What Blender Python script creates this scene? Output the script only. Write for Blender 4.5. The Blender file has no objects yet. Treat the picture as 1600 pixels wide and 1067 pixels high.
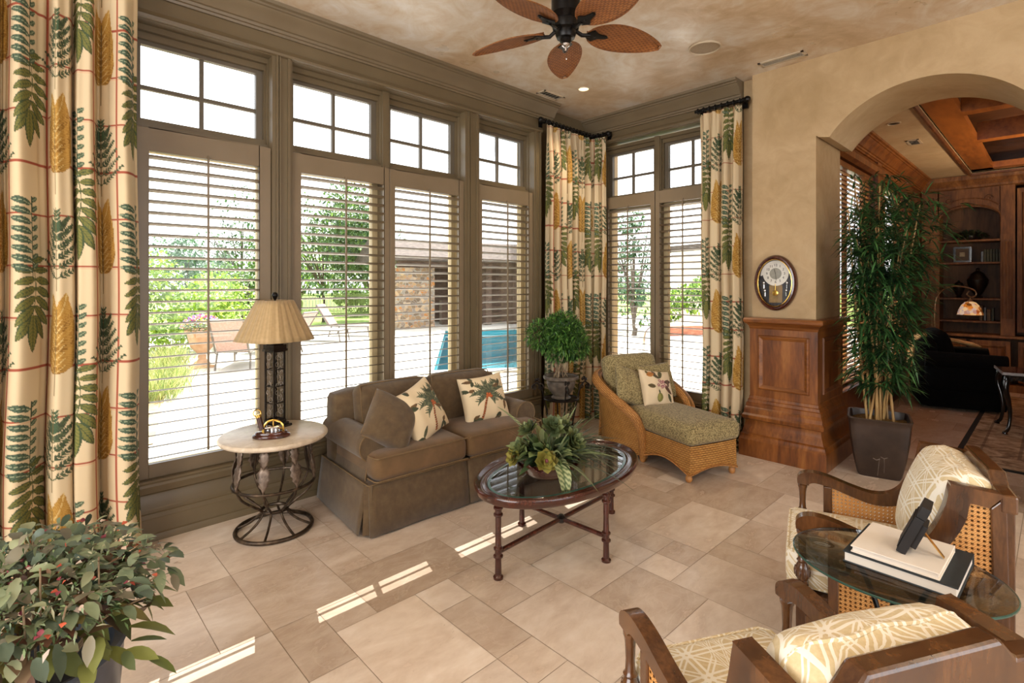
import bpy, bmesh, math, random
import numpy as np
from mathutils import Vector, Matrix
PI = math.pi
R = math.radians
sc = bpy.context.scene
COL = sc.collection

# ------------------------------------------------------------------ camera
cam_d = bpy.data.cameras.new('camera')
cam = bpy.data.objects.new('camera', cam_d)
COL.objects.link(cam)
cam_d.sensor_fit = 'HORIZONTAL'
cam_d.sensor_width = 36.0
cam_d.lens = 814.0 / 1600.0 * 36.0
cam_d.shift_y = -(533.5 - 443.0) / 1600.0
cam_d.clip_end = 300
cam.location = (0, 0, 1.55)
cam.rotation_euler = (R(90), 0, R(46.407))
sc.camera = cam

# ------------------------------------------------------------------ sky, sun, exposure
def hexc(h, a=None):
    v = [int(h[i:i + 2], 16) / 255 for i in (0, 2, 4)]
    v = [c / 12.92 if c <= .04045 else ((c + .055) / 1.055) ** 2.4 for c in v]
    return tuple(v) + (1.0,)
world = bpy.data.worlds.new('world')
sc.world = world
world.use_nodes = True
wt = world.node_tree
wt.nodes.clear()
sky = wt.nodes.new('ShaderNodeTexSky')
sky.sky_type = 'NISHITA'
sky.sun_disc = False
sky.sun_elevation = R(59)
sky.sun_rotation = R(-70)
sky.dust_density = 3.0
mixs = wt.nodes.new('ShaderNodeMixRGB')
mixs.inputs[0].default_value = .80
mixs.inputs[2].default_value = (.95, .98, 1.0, 1)
skm = wt.nodes.new('ShaderNodeMixRGB'); skm.blend_type = 'MULTIPLY'
skm.inputs[0].default_value = 1
skm.inputs[2].default_value = (.12, .12, .12, 1)
bg = wt.nodes.new('ShaderNodeBackground')
bg.inputs[1].default_value = 3.4
wo = wt.nodes.new('ShaderNodeOutputWorld')
wt.links.new(sky.outputs[0], skm.inputs[1])
wt.links.new(skm.outputs[0], mixs.inputs[1])
wt.links.new(mixs.outputs[0], bg.inputs[0])
wt.links.new(bg.outputs[0], wo.inputs[0])

def lamp(name, kind, loc, energy, color=(1, 1, 1), direction=None, **kw):
    d = bpy.data.lights.new(name, kind)
    d.energy = energy
    d.color = color
    for k, v in kw.items():
        setattr(d, k, v)
    o = bpy.data.objects.new(name, d)
    COL.objects.link(o)
    o.location = loc
    if direction is not None:
        o.rotation_euler = Vector(direction).to_track_quat('-Z', 'Y').to_euler()
    return o
lamp('sun', 'SUN', (-10, 5, 15), 14.5, (1.0, .96, .88), (1.375, -.425, -2.526), angle=R(.03))
# added area lamps brightening the room from made-up openings behind and beside the camera
lamp('fill_rear', 'AREA', (-.4, -4.15, 1.75), 215, (1.0, .98, .96), (0, 1, 0), shape='RECTANGLE', size=5.0, size_y=2.6)
lamp('fill_side', 'AREA', (4.15, .8, 1.75), 40, (1.0, .98, .96), (-1, 0, 0), shape='RECTANGLE', size=5.0, size_y=2.6)
def portal(loc, direction, sx, sy):
    o = lamp('window_portal', 'AREA', loc, 1, (1, 1, 1), direction, shape='RECTANGLE', size=sx, size_y=sy)
    o.data.cycles.is_portal = True
for yc, w in ((.92, .8), (2.23, 1.6), (3.57, .8)):
    portal((-4.1, yc, 1.8), (1, 0, 0), w, 2.75)
portal((-2.85, 5.25, 1.8), (0, -1, 0), 1.7, 2.75)
portal((-1.75, 7.4, 1.75), (1, 0, 0), 3.4, 2.6)

sc.view_settings.view_transform = 'Standard'
sc.view_settings.look = 'None'
sc.view_settings.gamma = 1
sc.view_settings.use_curve_mapping = False
sc.view_settings.exposure = 0.2
sc.cycles.max_bounces = 9
sc.cycles.diffuse_bounces = 5
sc.cycles.glossy_bounces = 4
sc.cycles.transparent_max_bounces = 24
sc.cycles.caustics_reflective = False
sc.cycles.caustics_refractive = False
sc.cycles.sample_clamp_indirect = 6.0

# ------------------------------------------------------------------ mesh helpers
class MB:
    def __init__(s):
        s.v = []; s.f = []; s.st = []; s.c = []; s.n = 0
    def add(s, v, f, st=None, col=None):
        v = np.asarray(v, float).reshape(-1, 3)
        b = s.n
        s.v.append(v)
        s.f += [tuple(int(i) + b for i in q) for q in f]
        s.st.append(np.zeros((len(v), 3)) if st is None else np.asarray(st, float).reshape(-1, 3))
        if col is None:
            col = np.ones((len(v), 4))
        col = np.asarray(col, float)
        if col.ndim == 1:
            col = np.tile(col, (len(v), 1))
        s.c.append(col)
        s.n += len(v)
        return s
    def box(s, c, d, M=None):
        x, y, z = c; a, b, e = d[0] / 2, d[1] / 2, d[2] / 2
        v = np.array([(i * a, j * b, k * e) for k in (-1, 1) for j in (-1, 1) for i in (-1, 1)])
        if M is not None:
            v = v @ np.array(M.to_3x3()).T
        return s.add(v + np.array(c), [(0, 2, 3, 1), (4, 5, 7, 6), (0, 1, 5, 4), (2, 6, 7, 3), (0, 4, 6, 2), (1, 3, 7, 5)])
    def b2(s, x0, x1, y0, y1, z0, z1):
        return s.box(((x0 + x1) / 2, (y0 + y1) / 2, (z0 + z1) / 2), (abs(x1 - x0), abs(y1 - y0), abs(z1 - z0)))
    def beam(s, p, q, w, h, up=(0, 0, 1)):
        p = Vector(p); q = Vector(q); d = (q - p)
        L = d.length; d.normalize()
        u = Vector(up)
        a = d.cross(u)
        if a.length < 1e-4:
            a = d.cross(Vector((1, 0, 0)))
        a.normalize(); b = a.cross(d)
        v = [p + d * (L * k) + a * (i * w / 2) + b * (j * h / 2) for k in (0, 1) for j in (-1, 1) for i in (-1, 1)]
        return s.add([tuple(x) for x in v], [(0, 2, 3, 1), (4, 5, 7, 6), (0, 1, 5, 4), (2, 6, 7, 3), (0, 4, 6, 2), (1, 3, 7, 5)])
    def grid(s, P, closeu=False, closev=False, st=None, col=None, flip=False):
        P = np.asarray(P, float)
        nu, nv = P.shape[:2]
        iu = np.arange(nu if closeu else nu - 1); iv = np.arange(nv if closev else nv - 1)
        A, B = np.meshgrid(iu, iv, indexing='ij')
        A2 = (A + 1) % nu; B2 = (B + 1) % nv
        F = np.stack([A * nv + B, A2 * nv + B, A2 * nv + B2, A * nv + B2], -1).reshape(-1, 4)
        if flip:
            F = F[:, ::-1]
        return s.add(P.reshape(-1, 3), F, None if st is None else np.asarray(st).reshape(-1, 3),
                     None if col is None else np.asarray(col).reshape(-1, 4) if np.asarray(col).ndim > 1 else col)
    def tube(s, pts, r, n=8, cap=True, closed=False, col=None):
        P = [Vector(p) for p in pts]; m = len(P)
        rr = [r] * m if np.isscalar(r) else list(r)
        rings = []; prev = None
        for i in range(m):
            if closed:
                t = P[(i + 1) % m] - P[i - 1]
            else:
                t = P[min(i + 1, m - 1)] - P[max(i - 1, 0)]
            if t.length < 1e-9:
                t = Vector((0, 0, 1))
            t.normalize()
            if prev is None:
                a = t.orthogonal().normalized()
            else:
                a = prev - t * prev.dot(t)
                a = a.normalized() if a.length > 1e-6 else t.orthogonal().normalized()
            prev = a
            b = t.cross(a)
            rings.append([tuple(P[i] + (a * math.cos(k * 2 * PI / n) + b * math.sin(k * 2 * PI / n)) * rr[i]) for k in range(n)])
        L = np.cumsum([0] + [(P[i + 1] - P[i]).length for i in range(m - 1)])
        st = np.zeros((m, n, 3)); st[:, :, 0] = L[:, None]; st[:, :, 1] = (np.arange(n) / n)[None, :] * 2 * PI * max(rr)
        b0 = s.n
        s.grid(rings, closeu=closed, closev=True, st=st, col=col)
        if cap and not closed:
            s.f.append(tuple(b0 + k for k in range(n - 1, -1, -1)))
            s.f.append(tuple(b0 + (m - 1) * n + k for k in range(n)))
        return s
    def lathe(s, prof, c=(0, 0, 0), n=24, sx=1, sy=1, cap=True, rot=0):
        P = []
        for (r, z) in prof:
            P.append([(c[0] + sx * r * math.cos(rot + 2 * PI * k / n), c[1] + sy * r * math.sin(rot + 2 * PI * k / n), c[2] + z) for k in range(n)])
        m = len(P)
        rm = max(p[0] for p in prof)
        st = np.zeros((m, n, 3)); st[:, :, 0] = np.arange(n)[None, :] / n * 2 * PI * rm
        st[:, :, 1] = np.cumsum([0] + [math.hypot(prof[i + 1][0] - prof[i][0], prof[i + 1][1] - prof[i][1]) for i in range(m - 1)])[:, None]
        b0 = s.n
        s.grid(P, closev=True, st=st, flip=True)
        if cap:
            s.f.append(tuple(b0 + k for k in range(n - 1, -1, -1)))
            s.f.append(tuple(b0 + (m - 1) * n + k for k in range(n)))
        return s
    def prism(s, poly, w0, w1, axis='y'):
        """extrude a closed 2D outline (a,b) along an axis from w0 to w1"""
        m = len(poly)
        def pt(a, b, w):
            return {'y': (a, w, b), 'x': (w, a, b), 'z': (a, b, w)}[axis]
        v = [pt(a, b, w0) for a, b in poly] + [pt(a, b, w1) for a, b in poly]
        f = [(i, (i + 1) % m, m + (i + 1) % m, m + i) for i in range(m)]
        f += [tuple(range(m - 1, -1, -1)), tuple(range(m, 2 * m))]
        return s.add(v, f)
    def soft(s, c, d, r=.03, puff=0, n=8, M=None, puffx=0):
        """rounded, slightly puffed box"""
        a = np.array(d, float) / 2
        r = min(r, a.min() * .98)
        t = np.linspace(-1, 1, n + 1)
        for ax in range(3):
            for sg in (-1, 1):
                U, V = np.meshgrid(t, t, indexing='ij')
                Q = np.zeros((n + 1, n + 1, 3))
                Q[..., ax] = sg; Q[..., (ax + 1) % 3] = U; Q[..., (ax + 2) % 3] = V
                X = Q * a
                core = np.clip(X, -(a - r), a - r)
                dv = X - core
                # map the border strip to an even arc
                nr = np.linalg.norm(dv, axis=-1, keepdims=True)
                P = core + np.where(nr > 1e-9, dv / np.maximum(nr, 1e-9) * r, 0)
                qx, qy, qz = P[..., 0] / a[0], P[..., 1] / a[1], P[..., 2] / a[2]
                P[..., 2] += np.sign(qz) * puff * np.abs(qz) * (1 - qx ** 2).clip(0) * (1 - qy ** 2).clip(0)
                P[..., 0] += np.sign(qx) * puffx * np.abs(qx) * (1 - qy ** 2).clip(0) * (1 - qz ** 2).clip(0)
                st = P.copy()
                if M is not None:
                    P = P @ np.array(M.to_3x3()).T
                s.grid(P + np.array(c), st=st, flip=(sg < 0))
        return s
    def blob(s, c, d, n=16, m=10, M=None):
        P = [[(d[0] / 2 * math.sin(PI * j / m) * math.cos(2 * PI * i / n), d[1] / 2 * math.sin(PI * j / m) * math.sin(2 * PI * i / n), -d[2] / 2 * math.cos(PI * j / m)) for i in range(n)] for j in range(m + 1)]
        P = np.array(P)
        if M is not None:
            P = P @ np.array(M.to_3x3()).T
        return s.grid(P + np.array(c), closev=True, flip=True)
    def xform(s, M):
        A = np.array(M.to_3x3()); t = np.array(M.translation)
        s.v = [v @ A.T + t for v in s.v]
        return s

def obj(name, mb, mat, parent=None, smooth=True, bevel=0, weld=True, label=None, loc=None, angle=38, subsurf=0, solid=0):
    V = np.concatenate(mb.v)
    me = bpy.data.meshes.new(name)
    nf = len(mb.f)
    lens = np.fromiter((len(f) for f in mb.f), dtype=np.int32, count=nf)
    idx = np.fromiter((i for f in mb.f for i in f), dtype=np.int32, count=int(lens.sum()))
    me.vertices.add(len(V)); me.vertices.foreach_set('co', V.astype(np.float32).ravel())
    me.loops.add(len(idx)); me.loops.foreach_set('vertex_index', idx)
    me.polygons.add(nf)
    st = np.zeros(nf, np.int32); st[1:] = np.cumsum(lens)[:-1]
    me.polygons.foreach_set('loop_start', st)
    me.polygons.foreach_set('loop_total', lens)
    me.polygons.foreach_set('use_smooth', np.full(nf, bool(smooth)))
    at = me.attributes.new('st', 'FLOAT_VECTOR', 'POINT')
    at.data.foreach_set('vector', np.concatenate(mb.st).astype(np.float32).ravel())
    C = np.concatenate(mb.c)
    if (C != 1).any():
        ca = me.attributes.new('tint', 'FLOAT_COLOR', 'POINT')
        ca.data.foreach_set('color', C.astype(np.float32).ravel())
    me.update(calc_edges=True)
    me.validate()
    if weld and len(V) < 60000:
        bm = bmesh.new(); bm.from_mesh(me)
        bmesh.ops.remove_doubles(bm, verts=bm.verts, dist=2e-5)
        bm.to_mesh(me); bm.free()
    if smooth and angle < 180 and len(V) < 60000:
        me.set_sharp_from_angle(angle=R(angle))
    me.materials.append(mat)
    o = bpy.data.objects.new(name, me)
    COL.objects.link(o)
    if parent is not None:
        o.parent = parent
    if loc is not None:
        o.location = loc
    if bevel:
        m = o.modifiers.new('bevel', 'BEVEL'); m.width = bevel; m.segments = 2; m.limit_method = 'ANGLE'; m.angle_limit = R(40)
    if solid:
        m = o.modifiers.new('solid', 'SOLIDIFY'); m.thickness = solid; m.offset = 0
    if subsurf:
        m = o.modifiers.new('sub', 'SUBSURF'); m.levels = subsurf; m.render_levels = subsurf
    if label:
        o['label'] = label
    return o

def tag(o, label, cat, group=None, kind=None):
    o['label'] = label; o['category'] = cat
    if group: o['group'] = group
    if kind: o['kind'] = kind
    return o
def thing(name, label, cat, loc=(0, 0, 0), rz=0, group=None):
    o = bpy.data.objects.new(name, None); COL.objects.link(o)
    o.empty_display_size = .1
    o.location = loc; o.rotation_euler = (0, 0, rz)
    return tag(o, label, cat, group)
def struct(name, mb, mat, parent=None, **kw):
    o = obj(name, mb, mat, parent, **kw)
    if parent is None: o['kind'] = 'structure'
    return o
def sroot(name, loc=(0, 0, 0)):
    o = bpy.data.objects.new(name, None); COL.objects.link(o); o.location = loc; o['kind'] = 'structure'
    return o
def dup(root, loc=None, rz=None, label=None, group=None):
    r = root.copy(); COL.objects.link(r)
    if loc is not None: r.location = loc
    if rz is not None: r.rotation_euler = (0, 0, rz)
    if label: r['label'] = label
    if group: r['group'] = group
    for ch in [o for o in root.children]:
        c = ch.copy(); COL.objects.link(c); c.parent = r
        for g in ch.children:
            d = g.copy(); COL.objects.link(d); d.parent = c
    return r
def RM(rx=0, ry=0, rz=0):
    return Matrix.Rotation(rz, 4, 'Z') @ Matrix.Rotation(ry, 4, 'Y') @ Matrix.Rotation(rx, 4, 'X')
def TM(x, y, z):
    return Matrix.Translation((x, y, z))
def arc(c, r, a0, a1, n, plane='xz'):
    out = []
    for i in range(n + 1):
        a = a0 + (a1 - a0) * i / n
        u, w = r * math.cos(a), r * math.sin(a)
        out.append({'xz': (c[0] + u, c[1], c[2] + w), 'xy': (c[0] + u, c[1] + w, c[2]), 'yz': (c[0], c[1] + u, c[2] + w)}[plane])
    return out
def bez(pts, n=16):
    """Catmull-Rom through pts"""
    P = [Vector(p) for p in pts]; out = []
    for i in range(len(P) - 1):
        p0 = P[max(i - 1, 0)]; p1 = P[i]; p2 = P[i + 1]; p3 = P[min(i + 2, len(P) - 1)]
        for k in range(n):
            t = k / n
            out.append(tuple(.5 * ((2 * p1) + (-p0 + p2) * t + (2 * p0 - 5 * p1 + 4 * p2 - p3) * t * t + (-p0 + 3 * p1 - 3 * p2 + p3) * t ** 3)))
    out.append(tuple(P[-1]))
    return out
def spiral(c, r0, r1, a0, a1, n, plane='xz'):
    out = []
    for i in range(n + 1):
        t = i / n
        a = a0 + (a1 - a0) * t; r = r0 + (r1 - r0) * t
        u, w = r * math.cos(a), r * math.sin(a)
        out.append({'xz': (c[0] + u, c[1], c[2] + w), 'yz': (c[0], c[1] + u, c[2] + w), 'xy': (c[0] + u, c[1] + w, c[2])}[plane])
    return out

def leaves(mb, pos, dirs, length, width, droop=.3, fold=.15, cols=None, rng=None, segs=3):
    """many curved, folded leaf blades at once; all args arrays over N"""
    pos = np.asarray(pos, float); N = len(pos)
    d = np.asarray(dirs, float); d = d / np.linalg.norm(d, axis=1, keepdims=True)
    L = np.broadcast_to(np.asarray(length, float), (N,)); W = np.broadcast_to(np.asarray(width, float), (N,))
    dr = np.broadcast_to(np.asarray(droop, float), (N,))
    up = np.tile(np.array([0, 0, 1.]), (N, 1)) + rng.normal(0, .25, (N, 3))
    side = np.cross(d, up); side /= np.maximum(np.linalg.norm(side, axis=1, keepdims=True), 1e-6)
    nrm = np.cross(side, d)
    ts = np.linspace(0, 1, segs + 1)
    rows = []; sts = []
    for t in ts:
        cen = pos + d * (L * t)[:, None] - np.array([0, 0, 1.]) * (L * dr * t * t)[:, None]
        w = W * (np.sin(PI * min(max(t * .92 + .06, 0), 1)) ** .8) * .5
        if t == ts[-1]: w = w * .05
        rows.append(np.stack([cen - side * w[:, None] + nrm * (w * fold * 2)[:, None], cen, cen + side * w[:, None] + nrm * (w * fold * 2)[:, None]], 1))
        sts.append(np.tile(np.array([[-.5, t, 0], [0, t, 0], [.5, t, 0]])[None], (N, 1, 1)))
    V = np.stack(rows, 1)
    S = np.stack(sts, 1)
    m = (segs + 1) * 3
    base = (np.arange(N) * m)[:, None]
    F = []
    for k in range(segs):
        for j in (0, 1):
            F.append(base + np.array([k * 3 + j, k * 3 + j + 1, k * 3 + j + 4, k * 3 + j + 3])[None])
    F = np.concatenate(F, 0)
    col = None
    if cols is not None:
        col = np.repeat(np.asarray(cols, float)[:, None, :], m, 1).reshape(-1, 4)
    return mb.add(V.reshape(-1, 3), F, S.reshape(-1, 3), col)
def pick(rng, hexes, N, jit=.12):
    c = np.array([hexc(h) for h in hexes])[rng.integers(0, len(hexes), N)]
    c[:, :3] *= (1 + rng.normal(0, jit, (N, 1))).clip(.4, 1.8)
    return c
def unit(rng, N):
    v = rng.normal(0, 1, (N, 3)); return v / np.linalg.norm(v, axis=1, keepdims=True)

# ------------------------------------------------------------------ materials
def newmat(name):
    m = bpy.data.materials.new(name); m.use_nodes = True
    t = m.node_tree; t.nodes.clear()
    out = t.nodes.new('ShaderNodeOutputMaterial')
    b = t.nodes.new('ShaderNodeBsdfPrincipled')
    t.links.new(b.outputs[0], out.inputs[0])
    return m, t, b, out
class E:
    """tiny node-math expression"""
    def __init__(s, t, k): s.t = t; s.k = k
    def _m(s, op, *a):
        n = s.t.nodes.new('ShaderNodeMath'); n.operation = op
        for i, x in enumerate((s,) + a):
            if isinstance(x, E): s.t.links.new(x.k, n.inputs[i])
            else: n.inputs[i].default_value = float(x)
        return E(s.t, n.outputs[0])
    def __add__(s, o): return s._m('ADD', o)
    def __sub__(s, o): return s._m('SUBTRACT', o)
    def __mul__(s, o): return s._m('MULTIPLY', o)
    def __truediv__(s, o): return s._m('DIVIDE', o)
    def fl(s): return s._m('FLOOR')
    def fr(s): return s._m('FRACT')
    def ab(s): return s._m('ABSOLUTE')
    def sin(s): return s._m('SINE')
    def cos(s): return s._m('COSINE')
    def mod(s, o): return s._m('FLOORED_MODULO', o)
    def lt(s, o): return s._m('LESS_THAN', o)
    def gt(s, o): return s._m('GREATER_THAN', o)
    def mx(s, o): return s._m('MAXIMUM', o)
    def mn(s, o): return s._m('MINIMUM', o)
    def pw(s, o): return s._m('POWER', o)
    def clamp(s): return s.mx(0).mn(1)
def attr(t, name='st'):
    n = t.nodes.new('ShaderNodeAttribute'); n.attribute_name = name
    return n
def uvw(t, name='st'):
    a = attr(t, name); sp = t.nodes.new('ShaderNodeSeparateXYZ'); t.links.new(a.outputs['Vector'], sp.inputs[0])
    return [E(t, sp.outputs[i]) for i in range(3)]
def coords(t, stretch=(1, 1, 1), kind='Object'):
    tc = t.nodes.new('ShaderNodeTexCoord'); mp = t.nodes.new('ShaderNodeMapping')
    mp.inputs['Scale'].default_value = stretch
    t.links.new(tc.outputs[kind], mp.inputs[0])
    return mp.outputs[0]
def noise(t, vec, scale, detail=4, rough=.55, dist=0):
    n = t.nodes.new('ShaderNodeTexNoise')
    n.inputs['Scale'].default_value = scale; n.inputs['Detail'].default_value = detail
    n.inputs['Roughness'].default_value = rough; n.inputs['Distortion'].default_value = dist
    t.links.new(vec, n.inputs['Vector'])
    return n.outputs['Fac']
def ramp(t, fac, stops):
    r = t.nodes.new('ShaderNodeValToRGB')
    el = r.color_ramp.elements
    while len(el) < len(stops): el.new(.5)
    for e, (p, c) in zip(el, stops):
        e.position = p; e.color = hexc(c) if isinstance(c, str) else c
    t.links.new(fac.k if isinstance(fac, E) else fac, r.inputs[0])
    return r.outputs[0]
def mixc(t, fac, a, b, mode='MIX'):
    n = t.nodes.new('ShaderNodeMixRGB'); n.blend_type = mode
    for i, x in enumerate((fac, a, b)):
        if isinstance(x, E): t.links.new(x.k, n.inputs[i])
        elif hasattr(x, 'is_linked'): t.links.new(x, n.inputs[i])
        elif isinstance(x, str): n.inputs[i].default_value = hexc(x)
        else: n.inputs[i].default_value = x
    return n.outputs[0]
def bumpn(t, b, h, strength=.3, dist=.01):
    n = t.nodes.new('ShaderNodeBump'); n.inputs['Strength'].default_value = strength; n.inputs['Distance'].default_value = dist
    t.links.new(h.k if isinstance(h, E) else h, n.inputs['Height'])
    t.links.new(n.outputs[0], b.inputs['Normal'])
def setp(b, **kw):
    for k, v in kw.items():
        b.inputs[{'rough': 'Roughness', 'metal': 'Metallic', 'spec': 'Specular IOR Level', 'coat': 'Coat Weight', 'sheen': 'Sheen Weight', 'sss': 'Subsurface Weight'}[k]].default_value = v
def simple(name, cols, scale=6, rough=.5, bump=0, bscale=None, stretch=(1, 1, 1), lo=.3, hi=.7, detail=4, dist=0, **kw):
    """noise-mottled plain material"""
    m, t, b, o = newmat(name)
    v = coords(t, stretch)
    f = noise(t, v, scale, detail, dist=dist)
    n = len(cols)
    c = ramp(t, f, [(lo + (hi - lo) * i / max(n - 1, 1), cols[i]) for i in range(n)] if n > 1 else [(0, cols[0]), (1, cols[0])])
    t.links.new(c, b.inputs['Base Color'])
    setp(b, rough=rough, **kw)
    if bump:
        bumpn(t, b, noise(t, v, bscale or scale * 6, 3), bump, .004)
    return m
def tinted(name, rough=.6, bump=0, bscale=200, trans=0, mul=None, **kw):
    """colour from the mesh's own pattern attribute"""
    m, t, b, o = newmat(name)
    a = attr(t, 'tint')
    c = a.outputs['Color']
    if mul:
        f = noise(t, coords(t), mul, 3)
        c = mixc(t, 1.0, c, ramp(t, f, [(.3, (.8, .8, .8, 1)), (.7, (1.1, 1.1, 1.1, 1))]), 'MULTIPLY')
    t.links.new(c, b.inputs['Base Color'])
    setp(b, rough=rough, **kw)
    if bump: bumpn(t, b, noise(t, coords(t), bscale, 2), bump, .003)
    if trans:
        tr = t.nodes.new('ShaderNodeBsdfTranslucent'); t.links.new(c, tr.inputs[0])
        mx = t.nodes.new('ShaderNodeMixShader'); mx.inputs[0].default_value = trans
        t.links.new(b.outputs[0], mx.inputs[1]); t.links.new(tr.outputs[0], mx.inputs[2]); t.links.new(mx.outputs[0], o.inputs[0])
    return m
def wood(name, cols, grain=(1, 1, .12), scale=9, rough=.35, knots=True, coat=.15, bump=.05):
    m, t, b, o = newmat(name)
    v = coords(t, grain)
    f1 = noise(t, v, scale, 6, .6, .45)
    f2 = noise(t, v, scale * 7, 4, .6, .3)
    f = E(t, f1) * .7 + E(t, f2) * .3
    c = ramp(t, f, [(.34 + .3 * i / (len(cols) - 1), cols[i]) for i in range(len(cols))])
    if knots:
        vo = t.nodes.new('ShaderNodeTexVoronoi'); vo.inputs['Scale'].default_value = 4.5
        t.links.new(coords(t, (1, 1, .6)), vo.inputs['Vector'])
        k = E(t, vo.outputs['Distance']).lt(.085)
        k2 = (E(t, vo.outputs['Distance']) / .16).clamp()
        c = mixc(t, (k2 * -1 + 1) * .65, c, '2c1408')
    t.links.new(c, b.inputs['Base Color'])
    setp(b, rough=rough, coat=coat)
    bumpn(t, b, f, bump, .003)
    return m
def glassm(name, tint=(1, 1, 1, 1), gloss=.08, rough=0.0):
    m, t, b, o = newmat(name)
    t.nodes.remove(b)
    tr = t.nodes.new('ShaderNodeBsdfTransparent'); tr.inputs[0].default_value = tint
    gl = t.nodes.new('ShaderNodeBsdfGlossy'); gl.inputs['Roughness'].default_value = rough
    lw = t.nodes.new('ShaderNodeFresnel'); lw.inputs[0].default_value = 1.45
    f = (E(t, lw.outputs[0]) * gloss / .04).mn(.9)
    mx = t.nodes.new('ShaderNodeMixShader')
    t.links.new(f.k, mx.inputs[0]); t.links.new(tr.outputs[0], mx.inputs[1]); t.links.new(gl.outputs[0], mx.inputs[2])
    t.links.new(mx.outputs[0], o.inputs[0])
    return m

TRIM = simple('olive brown trim paint', ['64563f', '6c5e46'], 3, .38)
CROWN = simple('olive brown crown paint', ['6c5e48', '746650'], 3, .38)
SHUT = simple('shutter taupe paint', ['76664f', '7e6e58'], 3, .4)
JAMB = simple('cream window jamb', ['b9a67e', 'c6b48c'], 3, .5)
MUNT = simple('dark muntin paint', ['5d5548', '675e50'], 3, .45)
def plaster(name, cols, scale, rough, bump, st=(1, 1, 1)):
    m, t, b, o = newmat(name)
    v = coords(t, st)
    f = E(t, noise(t, v, scale, 5, .6, 1.2)) * .65 + E(t, noise(t, v, scale * 3.7, 5, .65, 2.0)) * .35
    c = ramp(t, f, [(.36 + .28 * i / (len(cols) - 1), cols[i]) for i in range(len(cols))])
    t.links.new(c, b.inputs['Base Color']); setp(b, rough=rough)
    r = ramp(t, noise(t, v, scale * 2, 4), [(.3, (rough * .75,) * 3 + (1,)), (.7, (rough * 1.3,) * 3 + (1,))])
    t.links.new(r, b.inputs['Roughness'])
    bumpn(t, b, f, bump, .01)
    return m
WALL = plaster('tan venetian plaster', ['a38860', 'ae936c', 'b89e78'], 1.3, .5, .12)
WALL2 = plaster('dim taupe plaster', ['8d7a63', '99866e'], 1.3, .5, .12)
CEIL = plaster('mottled ceiling plaster', ['b89f7d', 'c9b294', 'd6cab8', 'e2ddd6'], .95, .34, .2)
CEIL2 = plaster('cream ceiling plaster', ['b59c78', 'c2ab88', 'cbb796'], 1.2, .45, .12)
EXT = simple('pale stucco', ['cfc3ab', 'd8cdb8'], 3, .8)
ALDER = wood('knotty alder', ['4a250c', '693a17', '824d20', '955f2d'], (1, 1, .16), 7, .33)
ALDERH = wood('knotty alder across', ['4a250c', '693a17', '824d20', '955f2d'], (.16, 1, 1), 7, .33)
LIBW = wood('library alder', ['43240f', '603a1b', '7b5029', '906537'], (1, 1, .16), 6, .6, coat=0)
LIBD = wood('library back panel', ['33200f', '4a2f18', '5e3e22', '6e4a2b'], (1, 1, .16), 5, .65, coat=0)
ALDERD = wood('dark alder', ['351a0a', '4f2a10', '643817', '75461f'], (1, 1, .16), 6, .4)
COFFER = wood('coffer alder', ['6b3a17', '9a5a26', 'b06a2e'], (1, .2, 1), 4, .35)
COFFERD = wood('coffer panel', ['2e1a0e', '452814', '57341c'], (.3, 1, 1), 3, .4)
WALNUT = wood('chair walnut', ['341c0d', '4d2e17', '664122'], (1, 1, .2), 12, .25, knots=False, coat=.5)
MAHOG = wood('mahogany', ['2a100a', '3d1810', '512317'], (1, 1, .3), 14, .22, knots=False, coat=.6)
MATTEB = simple('matte black wood', ['0e0b0b', '171213'], 12, .6)
BLACKW = simple('black lacquer', ['0b0908', '15110f'], 10, .22, coat=.4)
IRON = simple('dark wrought iron', ['1a1512', '2b231d', '3a2f26'], 30, .42, .2, 150, metal=.75)
IRONB = simple('bronze iron', ['2e251d', '4a3d31', '6b5a49'], 25, .38, .3, 120, metal=.7)
LEAFM = simple('antiqued leaf metal', ['4a3d33', '6b5b4e', '8a796a'], 40, .45, .3, 200, metal=.45)
BLACKM = simple('black metal', ['0d0b0a', '171412'], 20, .35, metal=.6)
BRONZE = simple('lamp bronze', ['5f4732', '86684a', '9c7e5c'], 20, .35, metal=.6)
PEWTER = simple('aged pewter', ['6b6259', '8f857a', 'aaa095'], 40, .4, .2, 200, metal=.6)
BRASS = simple('polished brass', ['c49a45', 'e0bb66'], 10, .18, metal=1)
GLASS = glassm('window glass', (1, 1, 1, 1), .025)
TGLASS = glassm('table glass', (.95, .975, .965, 1), .045)
CGLASS = glassm('clear glass', (.97, .97, .97, 1), .05)
GEDGE = simple('green glass edge', ['2b4a42', '3c5f55'], 8, .1)
SOFA = simple('olive brown twill', ['503e29', '59462e', '625036'], 22, .95, .25, 420, sheen=.25)
SOFA2 = simple('olive brown twill lit', ['5a4429', '664d2f', '735637'], 7, .95, .25, 420, sheen=.2)  # lighter twill copy for the seat cushions, lit tone put into the colour
PIPING = simple('olive piping', ['6c5639', '776042'], 60, .9)
BLACKV = simple('black velvet', ['030303', '070607'], 12, .95, .3, 60, spec=.15)
FUR = simple('tan fur', ['9a7440', 'c29c62', 'dcbf8a'], 14, .9, 1.0, 90, lo=.25, hi=.7)
STONE = simple('cream travertine top', ['b9a78f', 'cbbba5', 'd9ccb9'], 14, .28, .05, 60, dist=1.0)
URN = simple('aged grey urn', ['4a4138', '655a4e', '7d7264'], 14, .7, .5, 60)
CERAM = simple('dark ceramic', ['15100d', '231a15'], 8, .3)
POT = simple('bronze pot glaze', ['241a15', '33261f', '42332a'], 5, .38, .1, 40)
SOIL = simple('moss and soil', ['4a3416', '7a5c28', '9c7d3c'], 40, .95, 1.0, 130)
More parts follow.
